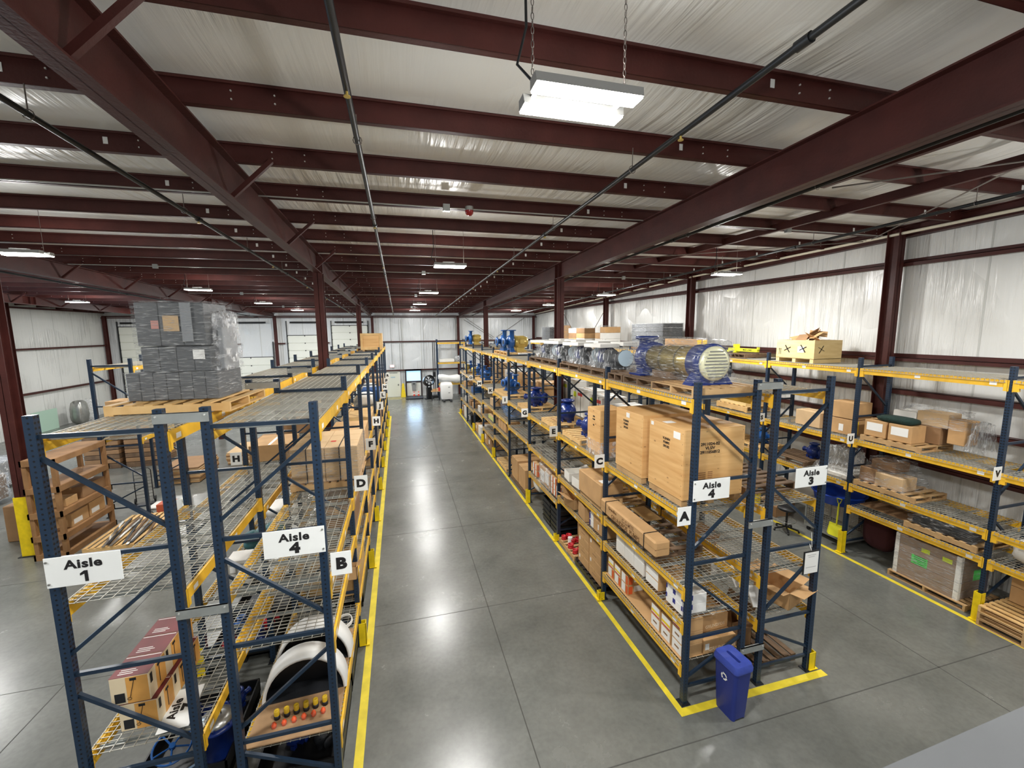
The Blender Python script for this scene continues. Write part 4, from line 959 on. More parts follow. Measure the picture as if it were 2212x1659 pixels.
for i, (y, m_, h_) in enumerate(((18.4, cardboard2, .5), (19.3, cardboard, .6), (21.0, white_box, .5), (22.0, cardboard, .45), (24.0, black, .55), (26.0, white_box, .7), (26.9, cardboard2, .6))):
    carton('stock carton on the floor of the far right rack, number %s from the near end' % ('one', 'two', 'three', 'four', 'five', 'six', 'seven')[i], 3.9, 4.6, y, y+.7, .02, .02+h_, m_, (('-x', .2, .5, .4, .8, white_p),), 'carton', taped=False)
for i, (y, z, m_) in enumerate(((20.3, 1.24, cardboard), (21.2, 1.24, white_box), (23.0, 1.1, cardboard), (24.1, 1.1, cardboard2), (25.6, 1.1, white_box), (18.0, 2.14, cardboard3), (23.3, 1.98, pump_sky), (26.2, 1.98, cardboard))):
    carton('stock carton on a middle shelf of the far right rack, %s in order of distance' % ('fourth', 'fifth', 'sixth', 'seventh', 'ninth', 'first', 'third', 'last')[i], 3.92, 4.5, y, y+.6, z+DZ, z+DZ+.32, m_, (), 'carton', taped=False)

# ================================================================== RIGHT PAIR, far side (x 5.17 - 6.24)
open_carton('open brown box with wide flaps, at the end of the Aisle 3 frame', 5.72, 6.15, 4.86, 5.42, 1.05+DZ, 1.36, rz=.28, flaps=(.95, .7, .9, .9))
for i in range(4):
    o = MB().box(-.11, .11, -.16, .16, 0, .02+.004*i).build('paper_wad', white_p, None, (5.42+.05*i, 5.1+.28*i, 1.07), .3*i)
    o.rotation_euler = (.9+.1*i, .2, .3*i); o.location.z = 1.2
    tag(o, 'crumpled white packing sheet leaning beside the open box, %s' % ('nearest', 'second', 'third', 'farthest')[i], 'paper', 'packing paper beside the open box')
open_carton('brown box with torn flaps behind the packing paper', 5.3, 5.7, 6.3, 6.9, 1.05+DZ, 1.45, flaps=(.6, .8, .5, .3))
carton('white carton seen through the wire deck behind the Aisle 3 frame', 5.3, 5.6, 5.95, 6.2, 1.05+DZ, 1.3, white_box, (), 'carton')
tag(MB().lathe([(.0, 0), (.05, 0), (.055, .1), (.05, .22), (.025, .25), (.02, .27), (.0, .27)], 14).build('white_roll', white_p, None, (5.32, 6.6, 1.77+DZ)), 'upright white paper roll on the middle deck', 'roll')
pallet('worn wooden pallet on the floor between the Aisle 3 frame uprights', 5.24, 6.2, 4.95, 6.1, .0, pine_old, 'x')
open_carton('brown carton on the floor pallet behind the bin, one flap out', 5.2, 5.62, 5.3, 5.9, .14, .62, cardboard2, flaps=(.9, None, .1, .2))
# laminated notice hanging on the Aisle 3 frame
t = thing('hanging_notice', 'white notice in a black clip frame tied to the Aisle 3 frame', 'notice', (6.02, FY0-.07, 1.93))
MB().cbox(-.15, .15, -.006, .006, -.19, .19, .003).build('backing', black, t)
MB().box(-.125, .14, -.0085, -.006, -.18, .165).build('sheet', white_p, t)
mb = MB()
for z, w_ in ((.12, .17), (.09, .12), (-.08, .2)): mb.box(-w_/2, w_/2, -.0095, -.0085, z, z+.006)
mb.build('print_line', mat('grey_print', (150, 150, 150), .6), t)
MB().tube([(.0, 0, .19), (-.01, .02, .25), (.02, .06, .28), (0, 0, .19)], .004, 5).tube([(0, .0, .25), (-.06, -.02, .5)], .004, 5).build('cable_tie', white_p, t)
# stock behind the crates: white appliances cartons with lime stickers
for i, (y, z, h_, d_) in enumerate(((12.6, 2.88, .95, .9), (11.4, 2.88, .8, .8), (10.2, 2.88, .78, .8), (9.1, 2.88, .7, .8), (7.6, 2.88, .62, 1.0))):
    t = carton('large white carton with a lime sticker behind the blue casings, %s from the camera' % ('fifth', 'fourth', 'third', 'second', 'nearest')[i], 5.25, 6.0, y, y+d_, z+DZ, z+DZ+h_, white_box, (('-x', .1, .35, .7, .9, lime_p), ('-x', .5, .9, .78, .9, red_p if i in (1, 2) else lime_p)), 'white_carton', group='large white cartons in the Aisle 3 run')
    for yy in (-.2, .2): MB().box(-.38, .38, yy-.008, yy+.008, h_, h_+.004).box(-.382, -.376, yy-.008, yy+.008, 0, h_).build('strap', black, t)
for i, (y, z) in enumerate(((5.2, 2.88), (8.0, 1.8), (10.5, 1.8), (13.5, 1.8))):
    pallet('pallet on the Aisle 3 run seen through the rack, %s from the camera' % ('first', 'second', 'third', 'fourth')[i], 5.2, 6.2, y, y+1.1, z+DZ, pine_old, 'y')
for i, (y, z, m_, h_) in enumerate(((15.2, 2.86, cardboard, .6), (16.4, 2.86, cardboard3, .5), (18.0, 2.86, cardboard, .7), (20.5, 2.86, white_box, .6), (23, 2.86, cardboard3, .8), (14.9, 1.8, cardboard2, .5), (19, 1.8, cardboard, .5), (22, 1.8, cardboard2, .6), (25, 2.86, cardboard, .7))):
    carton('far carton on the Aisle 3 run, %s' % ('second level, nearest', 'second level, second', 'second level, third', 'second level, white one', 'second level, second farthest', 'third level, nearest', 'third level, middle', 'third level, farthest', 'second level, farthest')[i], 5.3, 6.1, y, y+.8, z+DZ, z+DZ+h_, m_, (), 'carton')
# ------------------------------------------------------------------ recycling bin
t = thing('recycling_bin', 'blue slim recycling bin with a white arrow symbol at the rack corner', 'bin', (4.44, 4.46, 0), .06)
def rr(w_, d_, z, r=.05, n=4):
    out = []
    for (sx, sy, a0) in ((1, 1, 0), (-1, 1, PI/2), (-1, -1, PI), (1, -1, 1.5*PI)):
        for i in range(n+1):
            a = a0+PI/2*i/n; out.append((sx*(w_/2-r)+r*math.cos(a), sy*(d_/2-r)+r*math.sin(a), z))
    return out
def loft(mb, rings, cap=True, m=0):
    n = len(rings[0]); vs = [p for r_ in rings for p in r_]
    fs = [(k*n+i, k*n+(i+1) % n, (k+1)*n+(i+1) % n, (k+1)*n+i) for k in range(len(rings)-1) for i in range(n)]
    mb.add(vs, fs, m, True)
    if cap: mb.add(rings[0], [tuple(range(n))[::-1]], m); mb.add(rings[-1], [tuple(range(n))], m)
    return mb
rings = [rr(.24, .33, .0), rr(.25, .34, .1), rr(.255, .345, .12), rr(.30, .40, .76), rr(.305, .405, .8)]
for k in range(len(rings[0])):               # wavy foot
    x, y, z = rings[0][k]; rings[0][k] = (x, y, 0 if (abs(x) > .085 and abs(y) > .1) else .03)
loft(MB(), rings, False).build('body', binblue, t)
mb = MB(); lid = [rr(.33, .43, .77, .05), rr(.335, .435, .82, .05), rr(.30, .40, .875, .05)]
loft(mb, lid, False)
top = lid[-1]; sl = []                       # slot outline: wide slit with a round middle
N_ = len(top)
for (x, y, z) in top:
    a = math.atan2(y/.40, x/.30); r_ = .15 if abs(math.sin(a)) > .9 else .05
    sy = .14*math.sin(a); sx = (.06 if abs(sy) < .06 else .03)*math.cos(a)
    sl.append((sx, sy, .868))
mb.add(top+sl, [(i, (i+1) % N_, N_+(i+1) % N_, N_+i) for i in range(N_)], 0)
mb.add(sl+[(x, y, .80) for (x, y, z) in sl], [(i, (i+1) % N_, N_+(i+1) % N_, N_+i) for i in range(N_)], 0)
mb.add([(x, y, .80) for (x, y, z) in sl], [tuple(range(N_))], 1)
mb.build('lid', [bintop, black], t)
mb = MB()                                    # three chasing arrows
for k in range(3):
    a0 = 2*PI*k/3+.3
    for j in range(2):
        p0 = a0+j*.75; p1 = a0+(j+1)*.75
        mb.add([(r_*math.cos(p), -.0, r_*math.sin(p)) for (r_, p) in ((.032, p0), (.056, p0), (.056, p1), (.032, p1))], [(0, 1, 2, 3)])
    p = a0+1.5; mb.add([(r_*math.cos(q), 0, r_*math.sin(q)) for (r_, q) in ((.024, p), (.066, p), (.045, p+.38))], [(0, 1, 2)])
vs = [(v[0], v[1]-.0015, v[2]) for v in mb.v]
o = mb.build('recycling_symbol', white_p, t, (-.153, -.0, .58)); o.rotation_euler = (-.04, 0, -PI/2); o.location = (-.148, .0, .6); o.rotation_euler = (0, 0, -PI/2)
o.rotation_euler = Matrix(((0, 1, 0), (-1, 0, 0), (0, 0, 1))).to_euler(); o.location = (-.1525, 0, .6)

# ================================================================== RIGHT WALL RACK (x 10.39 - 11.46)
t = thing('open_wooden_crate', 'open pale wooden crate marked with black X strokes, heaped with torn cardboard', 'crate', (10.98, 9.15, 4.57+DZ))
W, D, H = .95, 1.15, .60
MB().box(-W/2+.03, W/2-.03, -D/2+.03, D/2-.03, .12, .5).build('packed_cardboard', cardboard2, t)
for (b) in ((-W/2, -W/2+.02, -D/2, D/2, .1, H), (W/2-.02, W/2, -D/2, D/2, .1, H), (-W/2+.02, W/2-.02, -D/2, -D/2+.02, .1, H), (-W/2+.02, W/2-.02, D/2-.02, D/2, .1, H)):
    MB().cbox(*b, .003).build('side_panel', pale_ply, t)
MB().box(-W/2, W/2, -D/2, D/2, .1, .115).build('floor_panel', pale_ply, t)
for y in (-D/2+.06, 0, D/2-.06): MB().box(-W/2, W/2, y-.05, y+.05, 0, .1).build('skid', pale_ply, t)
def xmark(par, face, u, z, s=.1):
    mb = MB(); w_ = .012
    if face == '-x': mb.bar((-W/2-.004, u-s*.7, z-s), (-W/2-.004, u+s*.7, z+s), .006, .028).bar((-W/2-.004, u+s, z-s*.5), (-W/2-.004, u-s, z+s*.5), .006, .022)
    else: mb.bar((u-s*.7, -D/2-.004, z-s), (u+s*.7, -D/2-.004, z+s), .006, .028, 0, (0, 1, 0)).bar((u+s, -D/2-.004, z-s*.4), (u-s, -D/2-.004, z+s*.6), .006, .022, 0, (0, 1, 0))
    mb.build('marker_stroke', BLK, par)
xmark(t, '-x', .22, .36); xmark(t, '-x', -.25, .38); xmark(t, '-y', -.25, .36)
patch(t, W, D, H, '-x', .58, .74, .45, .72, white_p, 'torn_label'); 
mb = MB()
for u in (.42, .47): mb.box(-W/2-.004, -W/2, u, u+.012, .2, .34).add([(-W/2-.004, u-.015, .34), (-W/2-.004, u+.027, .34), (-W/2-.004, u+.006, .38)], [(0, 2, 1)])
mb.build('arrow_stencil', BLK, t)
for i in range(9):
    r_ = R.uniform; o = MB().box(-.2, .2, -.14, .14, 0, .006).build('cardboard_scrap', cardboard2 if i % 2 else cardboard, None, (10.98+r_(-.28, .28), 9.15+r_(-.38, .38), 5.22+r_(-.0, .14)))
    o.rotation_euler = (r_(-.7, .7), r_(-.7, .7), r_(0, 3)); tag(o, 'torn %s cardboard piece heaped in the open wooden crate, %s along the heap' % ('darker' if i % 2 else 'lighter', ordn[i]), 'scrap', 'cardboard scraps in the wooden crate')
xg = 10.95
t = thing('lifting_jib', 'yellow fork-mounted lifting jib lettered MAX LOAD on the wall rack top', 'jib', (xg, 11.4, 4.57+DZ+.13), 0)
pallet('dark pallet under the yellow lifting jib', 10.45, 11.4, 10.8, 12.0, 4.57+DZ, pine_old, 'x')
MB().box(-.05, .05, -.6, .6, .05, .15).box(-.1, .1, .25, .33, 0, .28).bar((0, .3, .1), (0, .75, .02), .07, .07).box(-.04, .04, -.62, -.58, .12, .2).build('arm', shovel_y, t)
txt(t, 'MAX LOAD', (-.052, -.22, .1), .07, rot=RX)
for j in range(2):
    for i in range(3-j):
        carton('long brown carton with orange ends on the wall rack top, %s layer, %s' % (('bottom', 'upper')[j], ('front', 'middle', 'back')[i]), 10.45+i*.24, 10.67+i*.24, 13.3+.1*j, 15.3, 4.7+j*.22, 4.91+j*.22, cardboard, (('-y', .1, .9, .1, .9, yel_print),), 'long_carton', group='long brown cartons on the wall rack', taped=False)
pallet('dark pallet under the long brown cartons on the wall rack', 10.42, 11.4, 13.4, 15.2, 4.57+DZ, pine_old, 'y', nb=9)
def tote_stack(label, x0, x1, y0, y1, z0, nz, h, nx=1, ny=2, m=grey_tub, wrap=True, plates=True, amp=.02):
    y0, y1 = snap(x0, x1, y0, y1); t = thing('wrapped_load', label, 'load', ((x0+x1)/2, (y0+y1)/2, z0)); W, D = x1-x0, y1-y0
    for k in range(nz):
        for i in range(nx):
            for j in range(ny):
                a, b_ = -W/2+W*i/nx, -D/2+D*j/ny
                MB().cbox(a+.004, a+W/nx-.004, b_+.004, b_+D/ny-.004, k*h+.004, (k+1)*h-.004, .012).box(a+.0, a+W/nx-.0, b_, b_+D/ny, (k+.86)*h, (k+.95)*h).build('tote', m, t)
    if wrap: wrap_film(t, -W/2-.015, W/2+.015, -D/2-.015, D/2+.015, 0, nz*h+.03, film, 31, amp)
    return t
tote_stack('grey totes under film on the wall rack top behind the big wrapped pump', 10.45, 11.4, 15.5, 17.9, 4.7, 6, .175, 1, 2)
pallet('pallet under the grey totes on the wall rack', 10.42, 11.44, 15.5, 17.9, 4.57+DZ, pine_old, 'y', nb=11)
for i, (y0, y1, h_, lab, m_) in enumerate(((20.1, 21.3, .95, 'film-wrapped white cartons bulging high on the wall rack top, nearer', white_box), (22.2, 24.6, .9, 'film-wrapped brown and white cartons high on the wall rack top', cardboard2), (27.2, 28.0, 1.1, 'tall brown carton load on the wall rack top', cardboard), (28.8, 30.5, 1.0, 'grey wrapped load at the far end of the wall rack top', grey_tub))):
    pallet('pallet on the wall rack top under the far load, %s' % ('nearest', 'second', 'third', 'farthest')[i], 10.42, 11.42, y0, y1, 4.56+DZ, pine, 'y')
    y0, y1 = snap(10.42, 11.42, y0, y1); t = thing('wrapped_load', lab, 'load', (10.92, (y0+y1)/2, 4.7)); D = y1-y0
    for j in range(2):
        for k in range(3):
            mm = (m_, white_box, cardboard)[(i+j+k) % 3] if i < 2 else m_
            MB().cbox(-.45, .45, -D/2+D/2*j+.01, -D/2+D/2*(j+1)-.01, k*h_/3+.003, (k+1)*h_/3-.003, .01).build('carton', mm, t)
    wrap_film(t, -.48, .48, -D/2-.02, D/2+.02, 0, h_+.06, film, 40+i, .06, .3 if i < 2 else .02)
# second level
pallet('pallet under the two labelled cartons and the green jacket', 10.42, 11.4, 6.0, 7.2, 2.88+DZ, pine, 'y')
for i, (y0, lab) in enumerate(((6.72, 'brown carton with a big white label by letter U, left of the pair'), (6.22, 'brown carton with a big white label under the green jacket, right of the pair'))):
    carton(lab, 10.48, 10.9, y0, y0+.45, 3.03, 3.40, cardboard, (('-x', .12, .85, .35, .85, white_p),), 'cardboard_box')
o = sack('dark green jacket thrown over the two labelled cartons', (10.69, 6.62, 3.39), .4, .75, .16, dgreen, 12, 'jacket', 'jacket')
carton('plain brown carton behind the green jacket', 10.95, 11.35, 6.0, 6.55, 3.03, 3.4, cardboard2, (), 'cardboard_box')
t = thing('wrapped_load', 'brown cartons bulging under clear film behind the green jacket', 'load', (11.16, 5.95, 3.405))
MB().cbox(-.2, .2, -.05, .5, .0, .3, .01).build('carton', cardboard3, t); MB().cbox(-.2, .2, -.35, -.06, -.3, .2, .01).build('carton', cardboard, t); MB().cbox(-.22, .2, .51, .95, -.0, .24, .01).build('carton', white_box, t)
wrap_film(t, -.24, .24, -.45, 1.0, .0, .37, film, 51, .1, .3); wrap_film(t, -.3, .26, -.62, -.4, -.36, .2, film_v, 52, .1, .3)
for (y0, y1, z0, z1, lab, dec) in ((7.45, 8.0, 2.9, 3.28, 'brown carton with a white tag and yellow edge label left of letter U', (('-x', .35, .55, .2, .65, white_p), ('-y', .1, .3, .1, .9, yel_print))), (7.42, 8.05, 3.3, 3.7, 'larger brown carton stacked behind the tagged one left of letter U', ()),
                                ):
    carton(lab, 10.55, 11.05, y0, y1, z0+.0, z1, cardboard, dec, 'cardboard_box')
carton('dark brown carton under the larger stacked one on the wall rack', 11.06, 11.4, 7.45, 8.0, 2.9, 3.29, cardboard2, (), 'cardboard_box')
carton('long woven-patterned brown carton on the wall rack between letters S and U', 10.55, 11.0, 8.3, 9.0, 2.9, 3.3, cardboard3, (), 'cardboard_box')
pallet('pale flat crate load on the wall rack left of letter S', 10.45, 11.4, 10.6, 11.9, 2.87+DZ, pine_new, 'y', name='flat_crate', h=.18)
carton('pale flat wooden box stacked on the flat crate left of letter S', 10.5, 11.35, 10.7, 11.8, 3.07, 3.3, pale_ply, (), 'flat_crate', taped=False)
for i, y in enumerate((13.2, 15.4, 17.6, 20.2, 22.8)):
    carton('carton on the second level of the wall rack beyond letter S, %s' % ('nearest', 'second', 'third', 'fourth', 'farthest')[i], 10.5, 11.3, y, y+.9, 2.87+DZ, 3.3+.1*(i % 2), (cardboard, cardboard3, white_box, cardboard, cardboard2)[i], (), 'carton')
# third level
pallet('brown pallet under the red-tinted film-wrapped load', 10.42, 11.4, 6.0, 7.25, 1.77+DZ, pine, 'y')
t = thing('wrapped_load', 'small brown cartons tightly wrapped in shiny film under letter U', 'load', (10.85, 6.75, 1.77+DZ+.125))
MB().cbox(-.35, .1, -.45, .1, 0, .3, .01).build('carton', cardboard3, t); MB().cbox(-.33, .3, .1, .45, 0, .34, .01).build('carton', cardboard2, t); MB().cbox(-.2, .25, -.2, .3, .34, .55, .01).build('carton', cardboard2, t)
wrap_film(t, -.4, .42, -.52, .5, 0, .62, film, 61, .08, .4)
pallet('brown pallet holding the blue casing on the wall rack', 10.45, 11.4, 8.55, 9.7, 1.77+DZ, pine_old, 'x')
round_pump('dark blue pump casing on the wall rack pallet left of the Aisle 3 sign', (11.05, 8.8, 1.92), 0, .8)
t = thing('wrapped_load', 'draped clear plastic over a pale base on the wall rack', 'load', (10.9, 7.85, 1.79))
MB().cbox(-.4, .45, -.4, .45, 0, .12, .02).build('base', white_box, t); wrap_film(t, -.42, .46, -.42, .46, .05, .7, film_v, 66, .12, .4)
for i, y in enumerate((10.4, 11.5)):
    pallet('pallet with a blue pump behind the crates on the wall rack, %s' % ('right one', 'left one')[i], 10.45, 11.4, y-.4, y+.5, 1.78+DZ, pine_new, 'x')
    round_pump('bright blue pump casing on the wall rack under letter S, %s' % ('right one', 'left one')[i], (10.95, y, 1.93), .5, .9-.2*i, pump_sky)
# fourth level
pallet('pallet under the flat dark film-wrapped goods', 10.42, 11.4, 4.95, 6.15, 1.22+DZ, pine, 'y')
t = thing('wrapped_load', 'flat dark goods under glossy film above the green-labelled load', 'load', (10.9, 5.55, 1.36))
MB().cbox(-.42, .42, -.5, .5, 0, .14, .02).build('goods', dark_met, t); wrap_film(t, -.44, .44, -.54, .54, 0, .2, film, 71, .06)
sack('white bulk sack on the wall rack at the right edge', (10.95, 4.2, 1.24), .8, .9, .5, white_box, 14)
tag(MB().cbox(-.3, .3, -.5, .5, 0, .02, .004).build('cardboard_sheet', cardboard2, None, (11.0, 6.75, 1.24)), 'brown cardboard sheet on the wire deck beside the film-wrapped goods', 'sheet')
# floor
pallet('pallet on the floor under the tall brown load with the green label', 10.42, 11.42, 5.0, 6.35, 0, pine, 'x')
t = thing('wrapped_load', 'tall brown stack with white corner boards and a green label on the floor', 'load', (10.92, 5.72, .125))
W, D, H = .9, 1.12, .88
for k in range(5): MB().cbox(-W/2, W/2, -D/2, D/2, k*H/5+.002, (k+1)*H/5-.002, .006).build('carton', mat('greyed_cardboard', (150, 128, 108), .6, 0, .06, 4), t)
for (x, y) in ((-1, -1), (-1, 1), (1, -1)): MB().box(x*W/2-.008, x*W/2+.008, y*(D/2)-.07*(y > 0)-.0, y*D/2+.07*(y < 0), 0, H+.02).box(min(x*W/2, x*(W/2-.07)), max(x*W/2, x*(W/2-.07)), y*D/2-.008, y*D/2+.008, 0, H+.02).build('corner_board', white_box, t)
patch(t, W, D, H, '-x', .28, .53, .42, .64, green_p); patch(t, W, D, H, '-x', .42, .55, .78, .88, lime_p); patch(t, W, D, H, '-x', .74, .88, .78, .88, lime_p); patch(t, W, D, H, '-y', .45, .75, .4, .65, green_p)
mb = MB()
for z in (.56, .52, .48, .44, .4): mb.box(-W/2-.006, -W/2-.0035, -.02, .2, z-.004, z+.004)
mb.build('print_line', BLK, t)
wrap_film(t, -W/2-.01, W/2+.01, -D/2-.01, D/2+.01, 0, H+.02, film, 72, .008, top=False)
for i in range(3): pallet('brown pallet lying at the right edge of the view, %s of the stack' % ('bottom', 'middle', 'top')[i], 10.2, 11.2, 3.5, 4.72, .13*i, pine if i < 2 else pine_new, 'x')
for i in range(2): carton('brown carton on the pallets at the right edge, %s one' % ('lower', 'upper')[i], 10.9, 11.4, 3.9, 4.65, .39+.32*i, .70+.32*i, cardboard, (('-x', .3, .6, .4, .5, cardboard2, 'handle_slot'),), 'cardboard_box')
# wire cage with pool and shovel
t = thing('wire_cage_cart', 'grey wire mesh cage cart on castors with the blue pool on top', 'cart', (11.1, 8.0, 0))
mb = MB()
for x in (-.45, .45):
    for y in (-.55, .55): mb.box(x-.015, x+.015, y-.015, y+.015, .12, .95)
mb.box(-.46, .46, -.56, .56, .12, .15); mb.build('frame', galv_plate, t)
for (ax, c_) in (('x', -.45), ('x', .45), ('y', -.55), ('y', .55)):
    mb = MB(); n = 18; L = .55 if ax == 'x' else .45
    for i in range(n+1):
        u = -L+2*L*i/n
        if ax == 'x': mb.box(c_-.002, c_+.002, u-.002, u+.002, .15, .94)
        else: mb.box(u-.002, u+.002, c_-.002, c_+.002, .15, .94)
    for i in range(15):
        z = .16+.055*i
        if ax == 'x': mb.box(c_-.003, c_+.001, -L, L, z-.002, z+.002)
        else: mb.box(-L, L, c_-.003, c_+.001, z-.002, z+.002)
    mb.build('mesh_side', galv, t)
for x in (-.4, .4):
    for y in (-.48, .48): MB().cyl((x-.02, y, .05), (x+.02, y, .05), .05, 10).box(x-.01, x+.01, y-.01, y+.01, .05, .12).build('castor', dark_met, t)
t = thing('plastic_pool', 'round blue plastic pool resting on the wire cage', 'pool', (11.1, 8.05, .96))
MB().lathe([(.0, .0), (.48, .0), (.52, .02), (.57, .26), (.60, .28), (.61, .25), (.59, .23)], 32).lathe([(.0, .02), (.46, .02), (.55, .26)], 32).build('basin', poolblue, t)
t = thing('snow_shovel', 'yellow plastic scoop shovel leaning on the wire cage', 'shovel', (10.57, 7.66, .25))
t.rotation_euler = (.0, .04, .1)
MB().cyl((0, 0, .28), (0, 0, .85), .018, 8).tube([(0, -.06, .97), (0, .06, .97), (0, .03, .87), (0, 0, .84), (0, -.03, .87)], .014, 6, 0, True).build('handle', shovel_y, t)
MB().add([(-.03, -.19, .02), (-.03, .19, .02), (0, .17, .3), (0, -.17, .3), (-.09, -.12, .0), (-.09, .12, .0), (.012, .16, .3), (.012, -.16, .3)], [(0, 1, 2, 3), (7, 6, 5, 4), (0, 4, 5, 1), (3, 2, 6, 7), (0, 3, 7, 4), (1, 5, 6, 2)]).build('scoop', shovel_y, t)
t = thing('office_stool', 'black drafting stool with a silver foot ring in the right aisle', 'chair', (10.05, 8.6, 0), .3)
for k in range(5):
    a = 2*PI*k/5; MB().bar((0, 0, .12), (.3*math.cos(a), .3*math.sin(a), .07), .035, .03).build('leg', black, t)
    MB().cyl((.3*math.cos(a), .3*math.sin(a)-.015, .03), (.3*math.cos(a), .3*math.sin(a)+.015, .03), .03, 8).build('castor', black, t)
MB().cyl((0, 0, .1), (0, 0, .6), .028, 10).build('column', black, t)
MB().tube([(.22*math.cos(a), .22*math.sin(a), .3) for a in [2*PI*i/20 for i in range(20)]], .009, 6, 0, True).cyl((0, 0, .3), (.22, 0, .3), .008, 5).cyl((0, 0, .3), (-.22, 0, .3), .008, 5).build('foot_ring', silver, t)
MB().lathe([(.0, .6), (.22, .6), (.24, .63), (.22, .67), (.0, .68)], 20).build('seat', black, t)
for i, (x, y, w_, h_, m_) in enumerate(((10.6, 9.3, .5, .32, cardboard2), (10.6, 9.85, .45, .3, cardboard), (11.0, 9.5, .4, .5, cardboard2), (10.55, 10.5, .5, .4, cardboard3), (11.0, 10.4, .4, .6, cardboard))):
    carton('brown carton on the floor behind the drafting stool, %s' % ('nearest', 'second', 'tall one at the back', 'third', 'fourth, farthest')[i], x-.15, x-.15+w_, y, y+.45, .0, h_, m_, (('-x', .3, .6, .3, .7, white_p),), 'cardboard_box')
o = sack('dark maroon folded tarp hanging below the wall rack deck', (11.1, 7.0, .15), .3, .7, .8, mat('maroon_cloth', (62, 22, 26), .9), 15, 'folded_tarp', 'tarp')

# ================================================================== LEFT RACK PAIR
# maroon cartons (2 x 3)
RBX = []
spot = mat('orange_carton_panel', (226, 166, 86), .55, 0, .1, 3); cream = mat('cream_carton', (232, 214, 180), .55)
for j in range(2):
    for i in range(3):
        x0 = -3.17+(.05 if j == 0 else 0); y0 = 5.04+i*.335+(.0 if j else .0)
        t = carton('maroon-topped mixer carton, %s layer, %s from the camera' % (('bottom', 'top')[j], ('nearest', 'middle', 'farthest')[i]), x0, x0+.36, y0, y0+.325, 1.22+j*.325, 1.22+j*.325+.32, cream,
                   (('-y', .42, .98, .02, .97, spot, 'print_patch'), ('+x', .42, .98, .02, .97, spot, 'print_patch'), ('top', 0, 1, 0, 1, maroon_box, 'print_patch', .002), ('-y', .1, .36, .08, .42, dark_met, 'print_patch', .0015), ('+x', .08, .2, .55, .9, BLK, 'print_patch')), 'mixer_carton', group='maroon mixer cartons on the left rack', taped=False)
        W = .36; D = .325
        MB().box(.01, .07, -D/2-.006, -D/2-.003, .27, .3).bar((.05, -D/2-.005, .28), (-.0, -D/2-.005, .08), .004, .01, 0, (0, 1, 0)).tube([(-.01+.02*math.cos(a), -D/2-.005, .06+.014*math.sin(a)) for a in [2*PI*k/8 for k in range(8)]], .003, 4, 0, True).build('printed_tool', dark_met, t)
        MB().box(W/2+.003, W/2+.006, .0, .06, .26, .29).bar((W/2+.005, .03, .28), (W/2+.005, .03, .06), .008, .004).build('printed_tool', dark_met, t)
        mb = MB()
        for q in range(3): mb.box(-.12, .02+.03*(q % 2), -.12+.03*q, -.11+.03*q, .3225, .3245)
        mb.box(-.17, .17, .135, .145, .3225, .3245); mb.build('white_print', white_p, t)
# plywood board, shells, spools on B bay 0
tag(MB().cbox(-1.90, -.90, 4.84, 6.6, .82+DZ, .82+DZ+.012, .002).build('plywood_sheet', mat('worn_plywood', (176, 142, 104), .7, 0, 0, 3, .06, 30, rgb2=(150, 118, 84))), 'worn plywood sheet on the low deck under the two curved shells', 'sheet')
def shell(label, y, rz=0):
    t = thing('curved_shell', label, 'shell', (-1.37, y, .85), rz, 'white and black curved shells'); mb = MB(); n = 20; vs = []
    for (r_, yy) in ((.50, 0), (.50, .28), (.46, .28), (.46, 0)):
        for i in range(n+1):
            a = PI*i/n; vs.append((r_*math.cos(a), yy, r_*1.12*math.sin(a)))
    fs = [(k*(n+1)+i, k*(n+1)+i+1, ((k+1) % 4)*(n+1)+i+1, ((k+1) % 4)*(n+1)+i) for k in range(4) for i in range(n)]
    mb.add(vs[:], fs, 0, True); o = mb.build('outer_skin', [white_p, black], t)
    vs2 = []
    for (r_, yy) in ((.458, .01), (.458, .275)):
        for i in range(n+1): a = PI*i/n; vs2.append((r_*math.cos(a), yy, r_*1.12*math.sin(a)))
    MB().add(vs2, [(i, n+1+i, n+2+i, i+1) for i in range(n)], 0, True).build('inner_skin', black, t)
    MB().add([(.455*math.cos(PI*i/n), .262, .455*1.12*math.sin(PI*i/n)) for i in range(n+1)]+[(.455*math.cos(PI*i/n), .27, .455*1.12*math.sin(PI*i/n)) for i in range(n+1)], [tuple(range(n+1)), tuple(range(n+1, 2*n+2))[::-1]]).build('back_panel', black, t)
    MB().box(-.46, .46, .005, .27, 0, .012).build('tie_strip', dark_met, t)
    return t
shell('white curved shell with a black inside, nearer of two on the plywood', 5.42, .05)
shell('white curved shell with a black inside, farther of two on the plywood', 5.98, -.03)
for i in range(6):
    x = -1.64+.107*i; y = 5.17-.0+.012*i
    t = thing('yellow_spool', 'yellow capped jar with a black rim, %s from the left in the back row' % ordn[i], 'jar', (x, y, .85), 0, 'yellow jars on the plywood')
    MB().lathe([(.0, 0), (.034, 0), (.036, .01), (.036, .05), (.0, .05)], 14).build('rim', black, t); MB().lathe([(.031, .05), (.031, .11), (.024, .118), (.018, .112), (.0, .112)], 14).build('cap', mat('mustard_cap', (206, 170, 40), .4), t)
    t = thing('orange_fitting', 'orange fitting in a clear cup, %s from the left in the front row' % ordn[i], 'fitting', (x-.004, y-.12, .85), 0, 'orange fittings on the plywood')
    MB().lathe([(.0, .0), (.028, .0), (.03, .04), (.02, .045), (.02, .06), (.0, .06)], 6).build('core', mat('bright_orange', (236, 92, 44), .4), t)
    MB().lathe([(.036, .0), (.038, .05)], 14).build('clear_cup', film, t)
for k, z in enumerate((.04, .10, .16, .22)):
    pass
